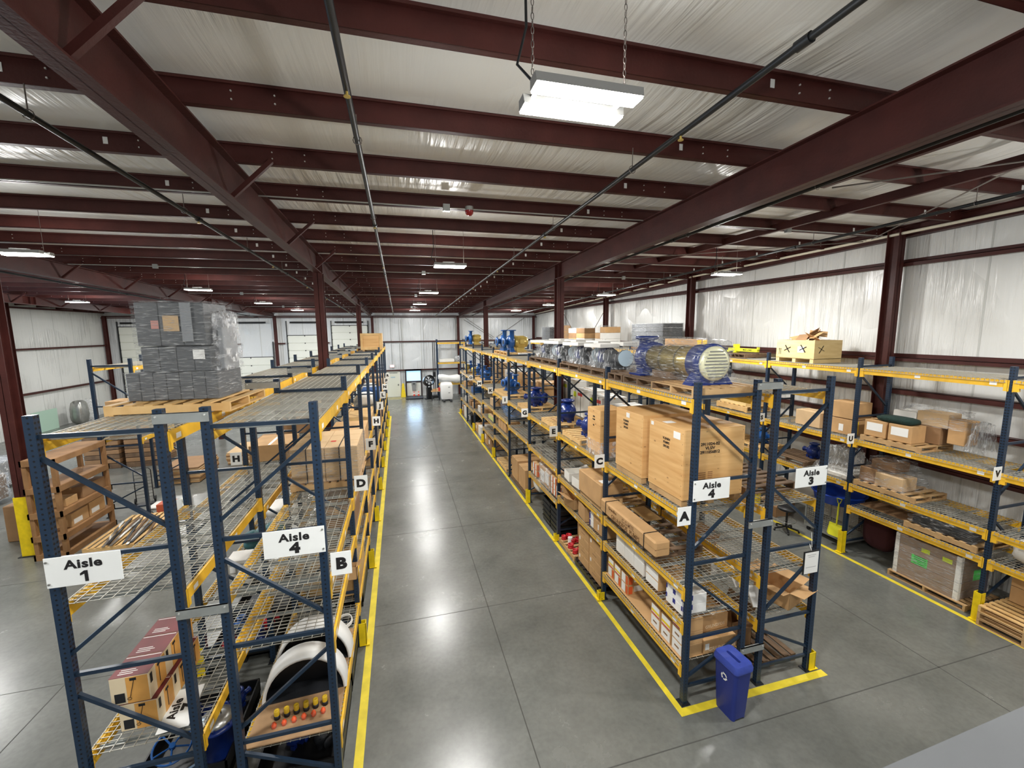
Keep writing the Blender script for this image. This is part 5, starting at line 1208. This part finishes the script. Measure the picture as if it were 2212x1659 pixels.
# wood strip edges seen along the aisle side and coiled hose
t = tag(MB().tube([(.12*math.cos(a)*(1-.02*(i//16)), .16*math.sin(a)*(1-.02*(i//16)), .01+.012*(i//16)) for i, a in enumerate([2*PI*k/16 for k in range(64)])], .009, 6).build('coiled_hose', white_box, None, (-1.05, 6.75, .86)), 'coil of pale hose on the low deck behind the curved shells', 'hose')
# dark pallets, pumps and handwheel on the floor under the left pair
for i, (x0, x1, y0, y1) in enumerate(((-3.27, -2.28, 5.3, 6.6), (-3.27, -2.28, 7.4, 8.35), (-1.90, -.92, 5.0, 6.2), (-1.90, -.92, 6.3, 7.24), (-1.9, -.92, 8.4, 9.6), (-3.27, -2.28, 8.4, 9.6))):
    t = thing('black_bulk_tray', 'black plastic tray on the left rack floor, %s' % ('under the blue hand wheel', 'behind the hand wheel', 'below the plywood sheet', 'behind the plywood sheet', 'third along the aisle side', 'third along the outer side')[i], 'tray', ((x0+x1)/2, (y0+y1)/2, 0))
    W, D = x1-x0, y1-y0
    MB().box(-W/2, W/2, -D/2, D/2, .1, .13).box(-W/2, -W/2+.02, -D/2, D/2, .1, .3).box(W/2-.02, W/2, -D/2, D/2, .1, .3).box(-W/2, W/2, -D/2, -D/2+.02, .1, .3).box(-W/2, W/2, D/2-.02, D/2, .1, .3).build('basin', black, t)
    for x in (-W/2+.06, 0, W/2-.06): MB().box(x-.05, x+.05, -D/2, D/2, 0, .1).build('runner', black, t)
t = thing('valve_wheel', 'blue spoked valve hand wheel lying in the near black tray', 'wheel', (-2.98, 5.62, .38)); t.rotation_euler = (.35, .2, 0)
MB().tube([(.2*math.cos(a), .2*math.sin(a), 0) for a in [2*PI*i/28 for i in range(28)]], .013, 8, 0, True).cyl((0, 0, -.03), (0, 0, .03), .035, 10).build('rim', pump_sky, t)
for k in range(5): MB().cyl((0, 0, 0), (.2*math.cos(2*PI*k/5), .2*math.sin(2*PI*k/5), 0), .011, 6).build('spoke', pump_sky, t)
t = thing('blue_filter_housing', 'blue flanged housing with a bare steel cover and a looped handle', 'housing', (-2.47, 5.62, .14)); t.rotation_euler = (0, 0, .2)
MB().lathe([(.0, 0), (.17, 0), (.18, .05), (.18, .42), (.235, .43), (.235, .47), (.18, .475)], 28).build('body', pump_blue, t)
MB().lathe([(.185, .47), (.18, .52), (.1, .545), (.0, .55)], 28).build('cover', silver, t)
MB().tube([(-.05, 0, .55), (-.05, 0, .6), (.05, 0, .6), (.05, 0, .55)], .008, 6).build('handle', dark_met, t)
for k in range(8): MB().cyl((.21*math.cos(PI*k/4), .21*math.sin(PI*k/4), .47), (.21*math.cos(PI*k/4), .21*math.sin(PI*k/4), .5), .014, 6).build('bolt', pump_blue, t)
for i, (x, y, m_, s_) in enumerate(((-3.05, 7.65, red_en, .5), (-2.6, 7.65, pump_blue, .55), (-3.0, 8.1, pump_sky, .5), (-2.55, 8.1, red_en, .5), (-1.6, 6.8, pump_blue, .6), (-1.2, 6.9, red_en, .45), (-1.55, 5.5, pump_blue, .55), (-3.0, 6.2, pump_blue, .6), (-2.5, 6.35, pump_blue, .5), (-1.5, 8.9, pump_blue, .6), (-1.2, 5.4, dark_met, .5))):
    round_pump('%s flanged casing in a black floor tray, %s' % ({'red_enamel': 'red', 'deep_blue_enamel': 'dark blue', 'bright_blue_enamel': 'bright blue', 'dark_iron': 'black'}[m_.name], ('outer side, far left corner', 'outer side, right of the red one', 'outer side, behind the red one', 'outer side, far right corner', 'aisle side, farther tray left', 'aisle side, farther tray right', 'aisle side, below the plywood', 'behind the hand wheel', 'beside the steel cover', 'third tray', 'below the plywood, right')[i]), (x, y, .13), i*.7, s_, m_, 'casings in the floor trays')
# white carton with printed windows, teal drums
t = carton('white and grey carton with window print under the Aisle 4 sign deck', -3.08, -2.74, 7.86, 8.25, 1.22, 1.60, white_box, (('-y', .0, 1., .0, .86, mat('grey_carton_side', (170, 168, 160), .6), 'print_patch'), ('-y', .2, .45, .1, .38, white_p, 'print_patch', .003), ('-y', .55, .8, .1, .38, white_p, 'print_patch', .003), ('-y', .2, .45, .45, .75, white_p, 'print_patch', .003), ('-y', .55, .8, .45, .75, white_p, 'print_patch', .003)), 'printed_carton', taped=False)
for i, (x, y) in enumerate(((-3.05, 9.2), (-2.75, 9.55))):
    tag(MB().lathe([(.0, 0), (.17, 0), (.18, .02), (.18, .08), (.165, .1), (.165, .14), (.18, .16), (.18, .24), (.14, .27), (.06, .27), (.06, .31), (.0, .31)], 20).build('teal_drum', teal, None, (x, y, 1.22)), 'dark teal drum on the outer left run, %s' % ('left one', 'right one')[i], 'drum')
# wrapped pallet load on the second level of B
pallet('new pallet under the film-wrapped brown load behind letter D', -1.96, -.80, 7.85, 9.35, 2.72+DZ, pine, 'x', nb=9)
t = thing('wrapped_load', 'wide brown load with black straps under clear film behind letter D', 'load', (-1.38, 8.6, 2.865))
for i in range(2):
    for j in range(3): MB().cbox(-.56+.56*i+.004, .56*i-.004, -.7+.46*j+.004, -.7+.46*(j+1)-.004, 0, .62, .006).build('carton', cardboard3, t)
for x in (-.3, .25): MB().box(x-.008, x+.008, -.71, .69, .62, .624).box(x-.008, x+.008, -.712, -.706, 0, .62).build('strap', dark_met, t)
wrap_film(t, -.585, .585, -.73, .72, 0, .65, film, 80, .02, top=False); patch(t, 1.12, 1.4, .62, 'top', .55, .63, .3, .36, red_p)
for i, (x, y, z, w_, d_, h_) in enumerate(((-2.75, 10.5, 1.3, .9, .7, .28), (-1.5, 10.6, 1.6, .7, .8, .4), (-1.3, 16.8, 2.72, .6, .7, .5), (-1.35, 19.3, 2.72, .6, .7, .55), (-1.4, 14.3, 1.6, .7, .7, .4))):
    sack('white plastic-wrapped bag on the left rack pair, %s' % ('outer run behind the teal drums', 'aisle run behind letter D', 'second level behind letter J', 'second level behind letter L', 'aisle run behind letter F')[i], (x, y, z+DZ), w_, d_, h_, (film_w, white_box, white_box, white_box, film_w)[i] if i else white_box, 20+i)
carton('brown carton in film on the aisle run below letter D', -1.5, -.9, 7.6, 8.6, 2.02, 2.42, cardboard2, (), 'cardboard_box')
t = thing('wooden_tray', 'long pale wooden tray with a dark roll inside, behind letter H', 'tray', (-1.35, 15.2, 2.72+DZ))
MB().box(-.4, .4, -1, 1, 0, .03).box(-.4, -.36, -1, 1, 0, .14).box(.36, .4, -1, 1, 0, .14).box(-.4, .4, -1, -.96, 0, .14).build('frame', pine_new, t); MB().cyl((-.1, -.5, .15), (-.1, .2, .15), .12, 14).build('roll', dark_met, t)
for i, (y, z, w_, h_, m_, k) in enumerate(((10.2, 2.72, .8, .5, cardboard, 'pallet load'), (12.6, 2.72, .7, .35, pine_new, 'flat box'), (17.6, 2.72, .7, .45, pump_sky, 'blue box'), (20.4, 2.72, .7, .5, cardboard, 'carton'), (22.9, 2.72, .7, .5, cardboard3, 'carton'), (9.95, .82, .8, .5, cardboard, 'carton'), (12.5, .82, .8, .5, cardboard3, 'carton'), (15.1, .82, .8, .5, cardboard, 'carton'), (17.5, .82, .8, .5, pine, 'carton'), (12.6, 1.6, .8, .4, pine, 'carton'), (18.0, 1.6, .8, .5, cardboard2, 'carton'), (20.3, 1.6, .8, .5, cardboard, 'carton'), (7.5, .82, .85, .35, pine_new, 'carton'))):
    carton('%s on the run along the middle aisle behind letter %s, %s shelf' % ('brown box' if m_ in (cardboard, cardboard2, cardboard3) else ('blue box' if m_ is pump_sky else 'pale wooden box'), 'DFJLNDFHJFJLB'[i], {2.72: 'second', .82: 'lowest', 1.6: 'third'}[z]), -.86-w_, -.86-.02, y, y+1.2, z+DZ, z+DZ+h_, m_, (), 'stock_box', taped=False)
for i, (y, w_) in enumerate(((10.0, .5), (12.6, .6), (15.2, .55), (20.2, .6), (22.8, .6))):
    carton('brown box on the outer left run, second level, %s from the camera' % ordn[i], -3.25, -3.25+w_+.3, y, y+1.0, 2.74, 3.1+.1*(i % 2), (cardboard, cardboard2, cardboard3)[i % 3], (), 'stock_box')
o = open_carton('brown flap of an open box overhanging the aisle below letter B', -1.3, -.86, 7.1, 7.28, 1.36+DZ, 1.6, flaps=(None, None, None, .6))
sack('roll of crumpled clear film standing in the lowest left shelf by the aisle', (-1.08, 11.2, .0), .3, .7, .66, film_b, 30, 'film_roll', 'roll')
# grey tote stack on the top level
t = thing('wrapped_load', 'tall stack of grey totes under clear film on the near left pallet', 'load', (-2.62, 6.38, 4.58+DZ+.125), -.06)
for (x0, x1, y0, y1, z0, z1, n, mm) in ((-.60, .40, -.30, .4, 0, .34, 7, grey_tub), (-.43, .33, -.26, .38, .35, .66, 4, grey_tub), (-.45, .30, -.26, .36, .67, 1.20, 3, grey_tub), (.335, .40, -.05, .38, .35, .9, 1, grey_tub2)):
    for i in range(n):
        a = x0+(x1-x0)*i/n; b_ = x0+(x1-x0)*(i+1)/n
        MB().cbox(a+.002, b_-.002, y0, y1, z0, z1, .008).box(a, b_, y0-.006, y1, z0+(z1-z0)*.5, z0+(z1-z0)*.52).build('tote', mm, t)
patch(t, 0, 0, 1, '-y', 0, 0, 0, 0, white_p) if False else None
for (x0, x1, y, z0, z1, m_, nm) in ((-.15, .02, -.268, .85, 1.04, cardboard3, 'torn_label'), (-.28, -.2, -.268, .88, .98, mat('pink_tag', (196, 140, 130), .6), 'tag'), (.14, .27, -.268, .5, .62, white_p, 'shipping_label'), (.05, .17, -.28, .72, 1.2, grey_tub2, 'film_strip')):
    MB().box(x0, x1, y-.004, y, z0, z1).build(nm, m_, t)
wrap_film(t, -.61, .41, -.31, .41, .0, .36, film, 91, .012, top=False); wrap_film(t, -.47, .36, -.29, .4, .34, 1.22, film, 92, .022)
wrap_film(t, .3, .44, -.12, .42, .34, 1.1, film_w, 93, .05, .1)
t_p = pallet('new pine pallet on the near left top level under the grey tote stack', -3.32, -2.0, 5.82, 6.98, 4.58+DZ*.5, pine_new, 'x', rz=-.06)
carton('tall brown carton standing open behind the tote stack', -3.6-.0, -3.32+.0, 8.4, 8.9, 4.60, 5.0, cardboard, (), 'cardboard_box') if False else None
tt = carton('tall brown board carton on the short rack behind the tote stack', -8.7, -8.0, 15.3, 16.0, 2.42, 3.5, cardboard, (), 'cardboard_box')
# lone wooden crate far along the top
t = thing('slatted_crate', 'lone pale wooden crate far along the top of the left rack', 'crate', (-1.28, 21.6, 4.58+DZ)); W, D, H = .95, 1.4, .85
MB().box(-W/2+.02, W/2-.02, -D/2+.02, D/2-.02, .08, H-.02).build('inner_box', ply, t)
for (x0, x1, z0, z1) in ((-W/2, W/2, .08, .2), (-W/2, W/2, H-.1, H), (-W/2, -W/2+.1, .2, H-.1), (W/2-.1, W/2, .2, H-.1)): MB().box(x0, x1, -D/2-.01, -D/2+.02, z0, z1).build('batten', pine_new, t)
for k in range(5): MB().box(W/2-.02, W/2+.012, -D/2+k*D/5+.01, -D/2+(k+1)*D/5-.04, .08, H).build('side_batten', pine_new, t)
for x in (-.35, .35): MB().box(x-.05, x+.05, -D/2, D/2, 0, .08).build('skid', pine, t)
for i, y in enumerate((8.3, 9.9)): pass

# ================================================================== DOCK AREA, far left
shelf_wood = mat('darkened_shelf_wood', (158, 118, 76), .7, 0, 0, 3, .1, 20, rgb2=(132, 96, 60))
t = thing('wooden_shelf_frame', 'home-made four-tier wooden shelf beside the yellow-footed column', 'shelf', (-8.56, 13.35, 0))
for x in (-.28, .28):
    for y in (-.88, .88): MB().box(x-.045, x+.045, y-.045, y+.045, 0, 2.46).build('post', shelf_wood, t)
for k, z in enumerate((.10, .58, 1.17, 1.80, 2.50)):
    MB().box(-.34, -.3, -.95, .95, z-.1, z+.04).box(.3, .34, -.95, .95, z-.1, z+.04).box(-.34, .34, -.95, -.91, z-.1, z+.04).box(-.34, .34, .91, .95, z-.1, z+.04).build('rail', shelf_wood, t)
    MB().box(-.32, .32, -.92, .92, z+.0, z+.045).build('shelf_board', shelf_wood, t)
for i, (y, z, d_, h_, m_) in enumerate(((12.8, .63, .6, .35, cardboard), (13.45, .63, .6, .38, cardboard), (13.3, 1.22, .9, .3, cardboard2), (12.7, 1.22, .4, .2, cardboard))):
    carton('brown box on the home-made wooden shelf, %s' % ('second tier, near end', 'second tier, far end', 'third tier, long one', 'third tier, near end')[i], -8.82, -8.30, y, y+d_, z+.0, z+h_, m_, (('+x', .1, .6, .15, .5, white_p),) if i < 2 else (), 'cardboard_box')
pallet('pine pallet on the dock floor heaped with metal strips', -8.0, -6.9, 12.5, 14.6, 0, pine_new, 'x', nb=8)
for i in range(9):
    m_ = (silver, dark_met, pine_old)[i % 3]
    o = MB().box(-.03, .03, -.85, .85, 0, .02).build('metal_strip', m_, None, (-7.75+.1*i, 13.3+.08*(i % 3), .13+.022*(i % 2)), .25-.05*(i % 4))
    tag(o, '%s strip lying along the dock pallet, %s from the left' % (('shiny metal', 'dark metal', 'weathered wood')[i % 3], ordn[i]), 'strip', 'scrap strips on the dock pallet')
carton('orange scrap box behind the heaped pallet', -7.45, -7.05, 14.75, 15.15, 0, .3, mat('faded_orange', (190, 92, 62), .6), (), 'scrap_box', taped=False)
tag(MB().cbox(-.35, .35, -.3, .3, 0, .06, .02).build('white_tray', white_box, None, (-7.6, 15.5, 0)), 'white tray with scraps on the floor behind the heaped pallet', 'tray')
for i, (x0, x1, y0, y1, n) in enumerate(((-8.7, -7.4, 17.6, 19.3, 9), (-7.2, -5.9, 19.6, 21.4, 8), (-6.9, -5.9, 21.8, 23.4, 6))):
    for k in range(n):
        o = MB().cbox(x0, x1, y0, y1, 0, .06, .004).build('flat_cardboard', (cardboard, cardboard3, cardboard2)[k % 3], None, (R.uniform(-.03, .03), R.uniform(-.03, .03), .02+.064*k))
        tag(o, 'flattened brown carton in the %s stack on the dock floor, %s from the bottom' % (('nearest', 'middle', 'farthest')[i], ordn[k]), 'cardboard', 'flat carton stack on the dock floor, %s' % ('nearest', 'middle', 'farthest')[i])
for i, (x, y) in enumerate(((-12.0, 21.2), (-10.6, 21.2))):
    t = thing('timber_stack', 'dark brown timber load on the dock floor, %s' % ('left one', 'right one')[i], 'timber', (x, y, 0))
    for k in range(8): MB().cbox(-.6, .6, -.7, .7, (0 if k == 0 else .04+.19*k), .21+.19*k, .01).build('timber', (pine_old, cardboard2)[k % 2], t)
t = thing('hand_truck', 'black steel hand truck standing on the dock floor', 'cart', (-8.3, 15.9, 0), .3)
MB().tube([(-.22, 0, .1), (-.22, 0, 1.1), (-.16, 0, 1.18), (.16, 0, 1.18), (.22, 0, 1.1), (.22, 0, .1)], .014, 6).build('frame', black, t)
for k in range(8): MB().cyl((-.22, 0, .2+.11*k), (.22, 0, .2+.11*k), .006, 5).build('cross_bar', black, t)
MB().box(-.25, .25, -.28, 0, .02, .035).build('toe_plate', black, t)
for x in (-.25, .25): MB().cyl((x-.02, .05, .1), (x+.02, .05, .1), .1, 14).build('wheel', black, t)
tag(MB().cbox(-.5, .5, -.4, .4, 0, 1.0, .02).build('shrouded_pallet', cardboard2, None, (-9.9, 14.2, 0)), 'brown carton block behind the column with the yellow foot', 'load')
for i, (x, y, h_) in enumerate(((-13.6, 17, .9), (-14.6, 19.2, 1.0), (-12.8, 14.6, .7))):
    t = thing('wrapped_load', 'low wrapped load at the left edge behind the yellow-footed column, %s' % ('middle', 'far', 'near')[i], 'load', (x, y, 0)); MB().cbox(-.6, .6, -.6, .6, .1, h_, .03).build('goods', (pine_old, grey_tub2, cardboard2)[i], t); wrap_film(t, -.63, .63, -.63, .63, .1, h_+.05, film_w, 100+i, .03)

# ================================================================== END WALL
def dock_door(idx, x0, x1, top, lines):
    d = struct('door_%d' % idx, MB().box(x0, x1, Y_FAR-.02, Y_FAR-.008, 0, top), door_w)
    n = max(1, int(round(top/.56))); h = top/n
    for k in range(n): MB().cbox(x0+.03, x1-.03, Y_FAR-.07, Y_FAR-.02, k*h+.012, (k+1)*h-.012, .008).build('door_section', door_w, d)
    mb = MB()
    for x in (x0-.05, x1+.01): mb.box(x, x+.05, Y_FAR-.12, Y_FAR-.02, 0, min(top+1.2, 6.4))
    mb.build('track', dock_trim, d)
    MB().box(x0, x1, Y_FAR-.03, Y_FAR-.01, top, top+.05).build('head_seal', dock_trim, d)
    MB().cyl((x0+.3, Y_FAR-.3, 6.28), (x1-.3, Y_FAR-.3, 6.28), .07, 10).build('spring_barrel', black, d)
    mb = MB()
    for x in (x0+.0, (x0+x1)/2, x1-.0):
        for k in range(n): mb.box(x-.04, x+.04, Y_FAR-.085, Y_FAR-.07, (k+1)*h-.06, (k+1)*h+.02)
    mb.build('hinge', dock_trim, d)
    return d
dock_door(1, -19.4, -16.9, 6.0, 0); dock_door(2, -12.7, -9.55, 3.6, 0); dock_door(3, -8.45, -5.95, 5.25, 0); dock_door(4, -5.2, -2.45, 6.0, 0)
for x in (-15.0, -13.9): MB().box(x-.06, x+.06, Y_FAR-.2, Y_FAR-.05, 2.2, 6.2).build('door_frame_post', steel_red, wall_far)
d = struct('door_5', MB().box(-1.1, -.1, Y_FAR-.08, Y_FAR-.03, 0, 2.14), mat('personnel_door', (222, 224, 210), .5))
MB().box(-1.16, -1.1, Y_FAR-.1, Y_FAR-.02, 0, 2.2).box(-.1, -.04, Y_FAR-.1, Y_FAR-.02, 0, 2.2).box(-1.16, -.04, Y_FAR-.1, Y_FAR-.02, 2.14, 2.2).build('door_frame', white_box, d)
MB().box(-.95, -.25, Y_FAR-.1, Y_FAR-.08, 2.0, 2.08).build('door_closer', galv_plate, d); MB().box(-.24, -.18, Y_FAR-.14, Y_FAR-.08, .95, 1.08).build('door_handle', dark_met, d)
MB().box(-.8, -.45, Y_FAR-.09, Y_FAR-.08, 1.62, 1.72).build('door_notice', mat('pale_blue_notice', (170, 196, 206), .5), d)
w_ = struct('window_1', MB().box(.48, 1.66, Y_FAR-.06, Y_FAR-.04, 1.30, 2.16), sky_pane)
MB().box(.38, .48, Y_FAR-.2, Y_FAR-.03, 0, 2.3).box(1.66, 1.76, Y_FAR-.2, Y_FAR-.03, 0, 2.3).box(.48, 1.66, Y_FAR-.2, Y_FAR-.03, 2.17, 2.3).box(.48, 1.66, Y_FAR-.1, Y_FAR-.03, 1.16, 1.29).build('window_frame', mat('dark_opening_frame', (48, 34, 38), .5), w_)
MB().box(.5, 1.64, Y_FAR-.05, Y_FAR-.03, .03, 1.16).build('kick_panel', door_w, w_)
t = thing('wall_scale_display', 'grey display box on the panel below the blue daylit pane', 'display', (1.07, Y_FAR-.16, 1.05))
MB().cbox(-.2, .2, -.06, .06, -.13, .13, .01).build('case', galv_plate, t); MB().box(-.1, .1, -.066, -.06, -.04, .05).build('screen', black, t); MB().box(-.16, .16, -.03, .05, -.55, -.13).build('bracket', mat('mid_grey', (150, 152, 150), .5), t)
MB().box(.35, 1.75, 34.6, 35.9, 0, .09).build('loading_scale', dark_met) and tag(bpy.data.objects['loading_scale'], 'dark low floor platform in front of the blue daylit pane', 'platform')
for i, x in enumerate((1.05, 1.42)):
    t = thing('traffic_cone', 'small red and white traffic cone below the daylit pane, %s' % ('left one', 'right one')[i], 'cone', (x, 36.2, 0))
    MB().box(-.12, .12, -.12, .12, 0, .02).lathe([(.1, .02), (.06, .2)], 12).build('base', mat('cone_red', (226, 74, 52), .5), t); MB().lathe([(.06, .2), (.045, .32)], 12).build('white_band', white_p, t); MB().lathe([(.045, .32), (.018, .44), (.0, .44)], 12).build('tip', MATS['cone_red'], t)
t = thing('caution_sign', 'tall folded yellow floor caution sign between the door and the daylit pane', 'sign', (.17, 36.25, 0))
for s_ in (-1, 1): MB().add([(-.2, s_*.15, 0), (.2, s_*.15, 0), (.07, s_*.02, 1.15), (-.07, s_*.02, 1.15), (-.2, s_*.13, 0), (.2, s_*.13, 0), (.07, 0, 1.15), (-.07, 0, 1.15)], [(0, 1, 2, 3), (7, 6, 5, 4), (0, 4, 5, 1), (1, 5, 6, 2), (2, 6, 7, 3), (3, 7, 4, 0)]).build('panel', guard_y, t)
t = thing('exit_sign', 'small red glowing exit light above the personnel door', 'sign', (-.65, Y_FAR-.12, 2.62))
MB().cbox(-.2, .2, -.04, .04, -.12, .12, .01).build('case', white_p, t); MB().box(-.15, .15, -.046, -.04, -.08, .08).build('lit_face', emitter('exit_red', (255, 96, 110), 1.6), t)
# conduits on the end wall
for i, x in enumerate((-.62, .04, .22, 2.0)):
    z0 = (2.75, .9, .9, 0.6)[i]
    tag(MB().cyl((x, Y_FAR-.1, z0), (x, Y_FAR-.1, 6.5 if i != 0 else 6.6), .022, 8).build('wall_conduit', conduit), 'grey conduit running up the end wall, %s' % ('above the exit light', 'first right of the door', 'second right of the door', 'left of the black fan')[i], 'conduit')
tag(MB().tube([(2.0, Y_FAR-.1, 6.5), (2.0, Y_FAR-.1, 6.62), (4.6, Y_FAR-.1, 6.62), (4.7, Y_FAR-.1, 6.5), (4.7, Y_FAR-.1, 4.0)], .03, 8).build('white_wall_pipe', white_p), 'white pipe bent along the top of the end wall down beside the column', 'pipe')
# drum fan
t = thing('drum_fan', 'black drum fan tilted on a stand by the end wall', 'fan', (2.2, 34.5, 0), .3)
MB().box(-.35, .35, -.2, .2, 0, .06).bar((-.15, 0, .06), (-.15, 0, 1.2), .1, .1).bar((.15, 0, .06), (.15, 0, 1.2), .1, .1).cbox(-.2, .2, -.15, .15, .05, .95, .03).build('stand', black, t)
o = MB().lathe([(.40, -.3), (.43, -.28), (.43, .28), (.40, .3), (.38, .28), (.38, -.28), (.40, -.3)], 28, 0, 'Y').build('drum', black, t, (0, 0, 1.5)); o.rotation_euler = (-.25, 0, 0)
o = MB().cyl((0, -.1, 0), (0, .1, 0), .13, 16).build('hub', grey_tub2, t, (0, 0, 1.5)); o.rotation_euler = (-.25, 0, 0)
for k in range(6):
    o = MB().bar((0, 0, 0), (.36*math.cos(PI*k/3), 0, .36*math.sin(PI*k/3)), .1, .012, 0, (0, 1, .4)).build('blade', dark_met, t, (0, 0, 1.5)); o.rotation_euler = (-.25, 0, 0)
# lift mast, cross rack on the end wall, bulk sack, table
t = thing('lift_mast', 'slim black lift mast at the end wall left of the cross rack', 'lift', (2.74, 35.5, 0))
for x in (-.07, .07): MB().box(x-.03, x+.03, -.04, .04, .05, 4.6).build('mast_rail', black, t)
MB().box(-.25, .25, -.5, .3, 0, .12).build('base', black, t); MB().box(-.12, .12, -.15, .15, 1.7, 2.1).build('carriage', black, t)
t = thing('pallet_rack', 'short pallet rack with yellow beams against the end wall', 'rack', (2.95, 34.6, 0))
for x in (.04, 2.3):
    for y in (.04, 1.0): put('upright', UM, t, (x, y, 0))
for z in (4.58, 2.95, 1.2):
    MB().box(.04, 2.3, -.01, .03, z-.13, z).build('beam', yellow, t); MB().box(.04, 2.3, 1.0, 1.04, z-.13, z).build('beam', yellow, t)
    o = put('wire_deck', DM, t, (1.2, .0, z)); o.rotation_euler = (0, 0, PI/2); o.scale = (.95, .9, 1); o = put('wire_deck', DM, t, (2.34, .0, z)); o.rotation_euler = (0, 0, PI/2); o.scale = (.95, .9, 1)
carton('pale flat crate on the cross rack by the end wall', 3.15, 4.35, 34.7, 35.5, 2.97, 3.2, white_box, (), 'flat_crate', taped=False); sack('grey wrapped bundle on the cross rack', (4.75, 35.1, 2.97), .6, .6, .5, film_w, 41, 'bundle', 'bundle')
t = thing('pallet_jack', 'pallet jack with two dark forks below the white bulk sack', 'jack', (3.5, 33.2, 0))
for x in (-.27, .27): MB().cbox(x-.08, x+.08, -.75, .6, .04, .12, .01).build('fork', dark_met, t)
MB().box(-.3, .3, .55, .75, .05, .5).build('hydraulic_unit', dark_met, t)
t = thing('bulk_container', 'tall white bulk bag standing on the pallet jack', 'bag', (3.5, 33.5, .12))
loft(MB(), [rr(.86, .8, 0, .1), rr(.94, .88, .2, .12), rr(.95, .9, 1.1, .12), rr(.8, .78, 1.28, .12), rr(.3, .3, 1.32, .1)]).build('body', white_p, t)
for z in (.5, .95): MB().box(.1, .25, -.46, -.452, z, z+.05).build('tag', mat('mid_grey', (150, 152, 150), .5), t)
o = MB().lathe([(.0, -.85), (.2, -.84), (.24, -.5), (.2, 0), (.26, .3), (.36, .7), (.3, .95), (.0, 1.0)], 18, 0, 'X').build('sheet_bundle', white_p, None, (3.75, 33.95, 1.74)); o.rotation_euler = (0, .15, .2)
tag(o, 'long crumpled white sheet bundle above the bulk bag', 'bundle')
t = thing('work_table', 'small wooden work table with boxes between the fan and the white bag', 'table', (2.65, 33.6, 0))
MB().cbox(-.35, .35, -.3, .3, .72, .76, .005).build('tabletop', pine, t)
for x in (-.3, .3):
    for y in (-.25, .25): MB().box(x-.02, x+.02, y-.02, y+.02, 0, .72).build('leg', dark_met, t)
for i, (x, w_, m_) in enumerate(((2.4, .25, cardboard), (2.68, .2, cardboard3), (2.85, .15, red_p))): carton('small box on the work table by the end wall, %s' % ('left', 'middle', 'right')[i], x, x+w_, 33.5, 33.7, .76, .92+.05*i, m_, (), 'small_box', taped=False)
# chalk board leaning on the left wall, wrapped things
t = tag(MB().cbox(-.02, .02, -.9, .9, 0, 1.2, .005).build('green_board', mat('pale_green_board', (176, 206, 188), .5), None, (-19.9, 29.9, .0)), 'pale green board leaning at the foot of the left wall', 'board')
for i, y in enumerate((31.6, 32.6)): sack('silver wrapped bundle standing by the left wall, %s' % ('nearer', 'farther')[i], (-19.3, y, 0), .7, .8, 1.5, film_w if i else silver, 60+i, 'bundle', 'bundle')
# unseen opening added to the left wall to throw blue light on the dock floor
w2 = struct('added_opening', MB().box(XL_W+.01, XL_W+.03, 17.2, 20.6, .1, 3.4), sky_pane)
MB().box(XL_W, XL_W+.1, 17.0, 17.2, 0, 3.6).box(XL_W, XL_W+.1, 20.6, 20.8, 0, 3.6).box(XL_W, XL_W+.1, 17.0, 20.8, 3.4, 3.6).build('window_frame', dock_trim, w2)
def daylight(loc, rot, sx, sy, e):
    ld = bpy.data.lights.new('daylight', 'AREA'); ld.shape = 'RECTANGLE'; ld.size = sx; ld.size_y = sy; ld.energy = e; ld.color = (.5, .72, 1)
    lo = bpy.data.objects.new('daylight', ld); COL.objects.link(lo); lo.location = loc; lo.rotation_euler = rot
daylight((XL_W+.1, 18.9, 1.7), (0, -PI/2, 0), 3, 3.2, 300); daylight((1.07, Y_FAR-.1, 1.73), (-PI/2, 0, 0), 1.1, .8, 12)  # left lamp added to tint the dock floor; the other backs the end-wall pane
# ------------------------------------------------------------------ mezzanine rail in front of the camera
p, q = at(1905, 1659, Z=4.95), at(2212, 1525, Z=4.95); d = (q-p).normalized(); nrm = Vector((d.y, -d.x, 0))
t = thing('mezzanine_rail', 'grey painted guard rail at the bottom right corner of the view', 'rail')
a, b_ = p-d*.5+nrm*.045, q+d*1.2+nrm*.045
MB().bar(a+Vector((0, 0, -.03)), b_+Vector((0, 0, -.03)), .09, .06).build('top_rail', mat('grey_rail_paint', (86, 88, 90), .5, 0, .03, 10), t)
MB().bar(b_+Vector((0, 0, -.06)), Vector((b_.x, b_.y, 3.9)), .05, .05).bar(a+Vector((0, 0, -.06)), Vector((a.x, a.y, 3.9)), .05, .05).build('post', MATS['grey_rail_paint'], t)
mz = thing('mezzanine_floor', 'grey steel mezzanine deck under the camera, out of view', 'deck'); mz['kind'] = 'structure'
MB().box(-3, 4, -3.5, .15, 3.8, 3.9).build('deck_plate', MATS['grey_rail_paint'], mz)
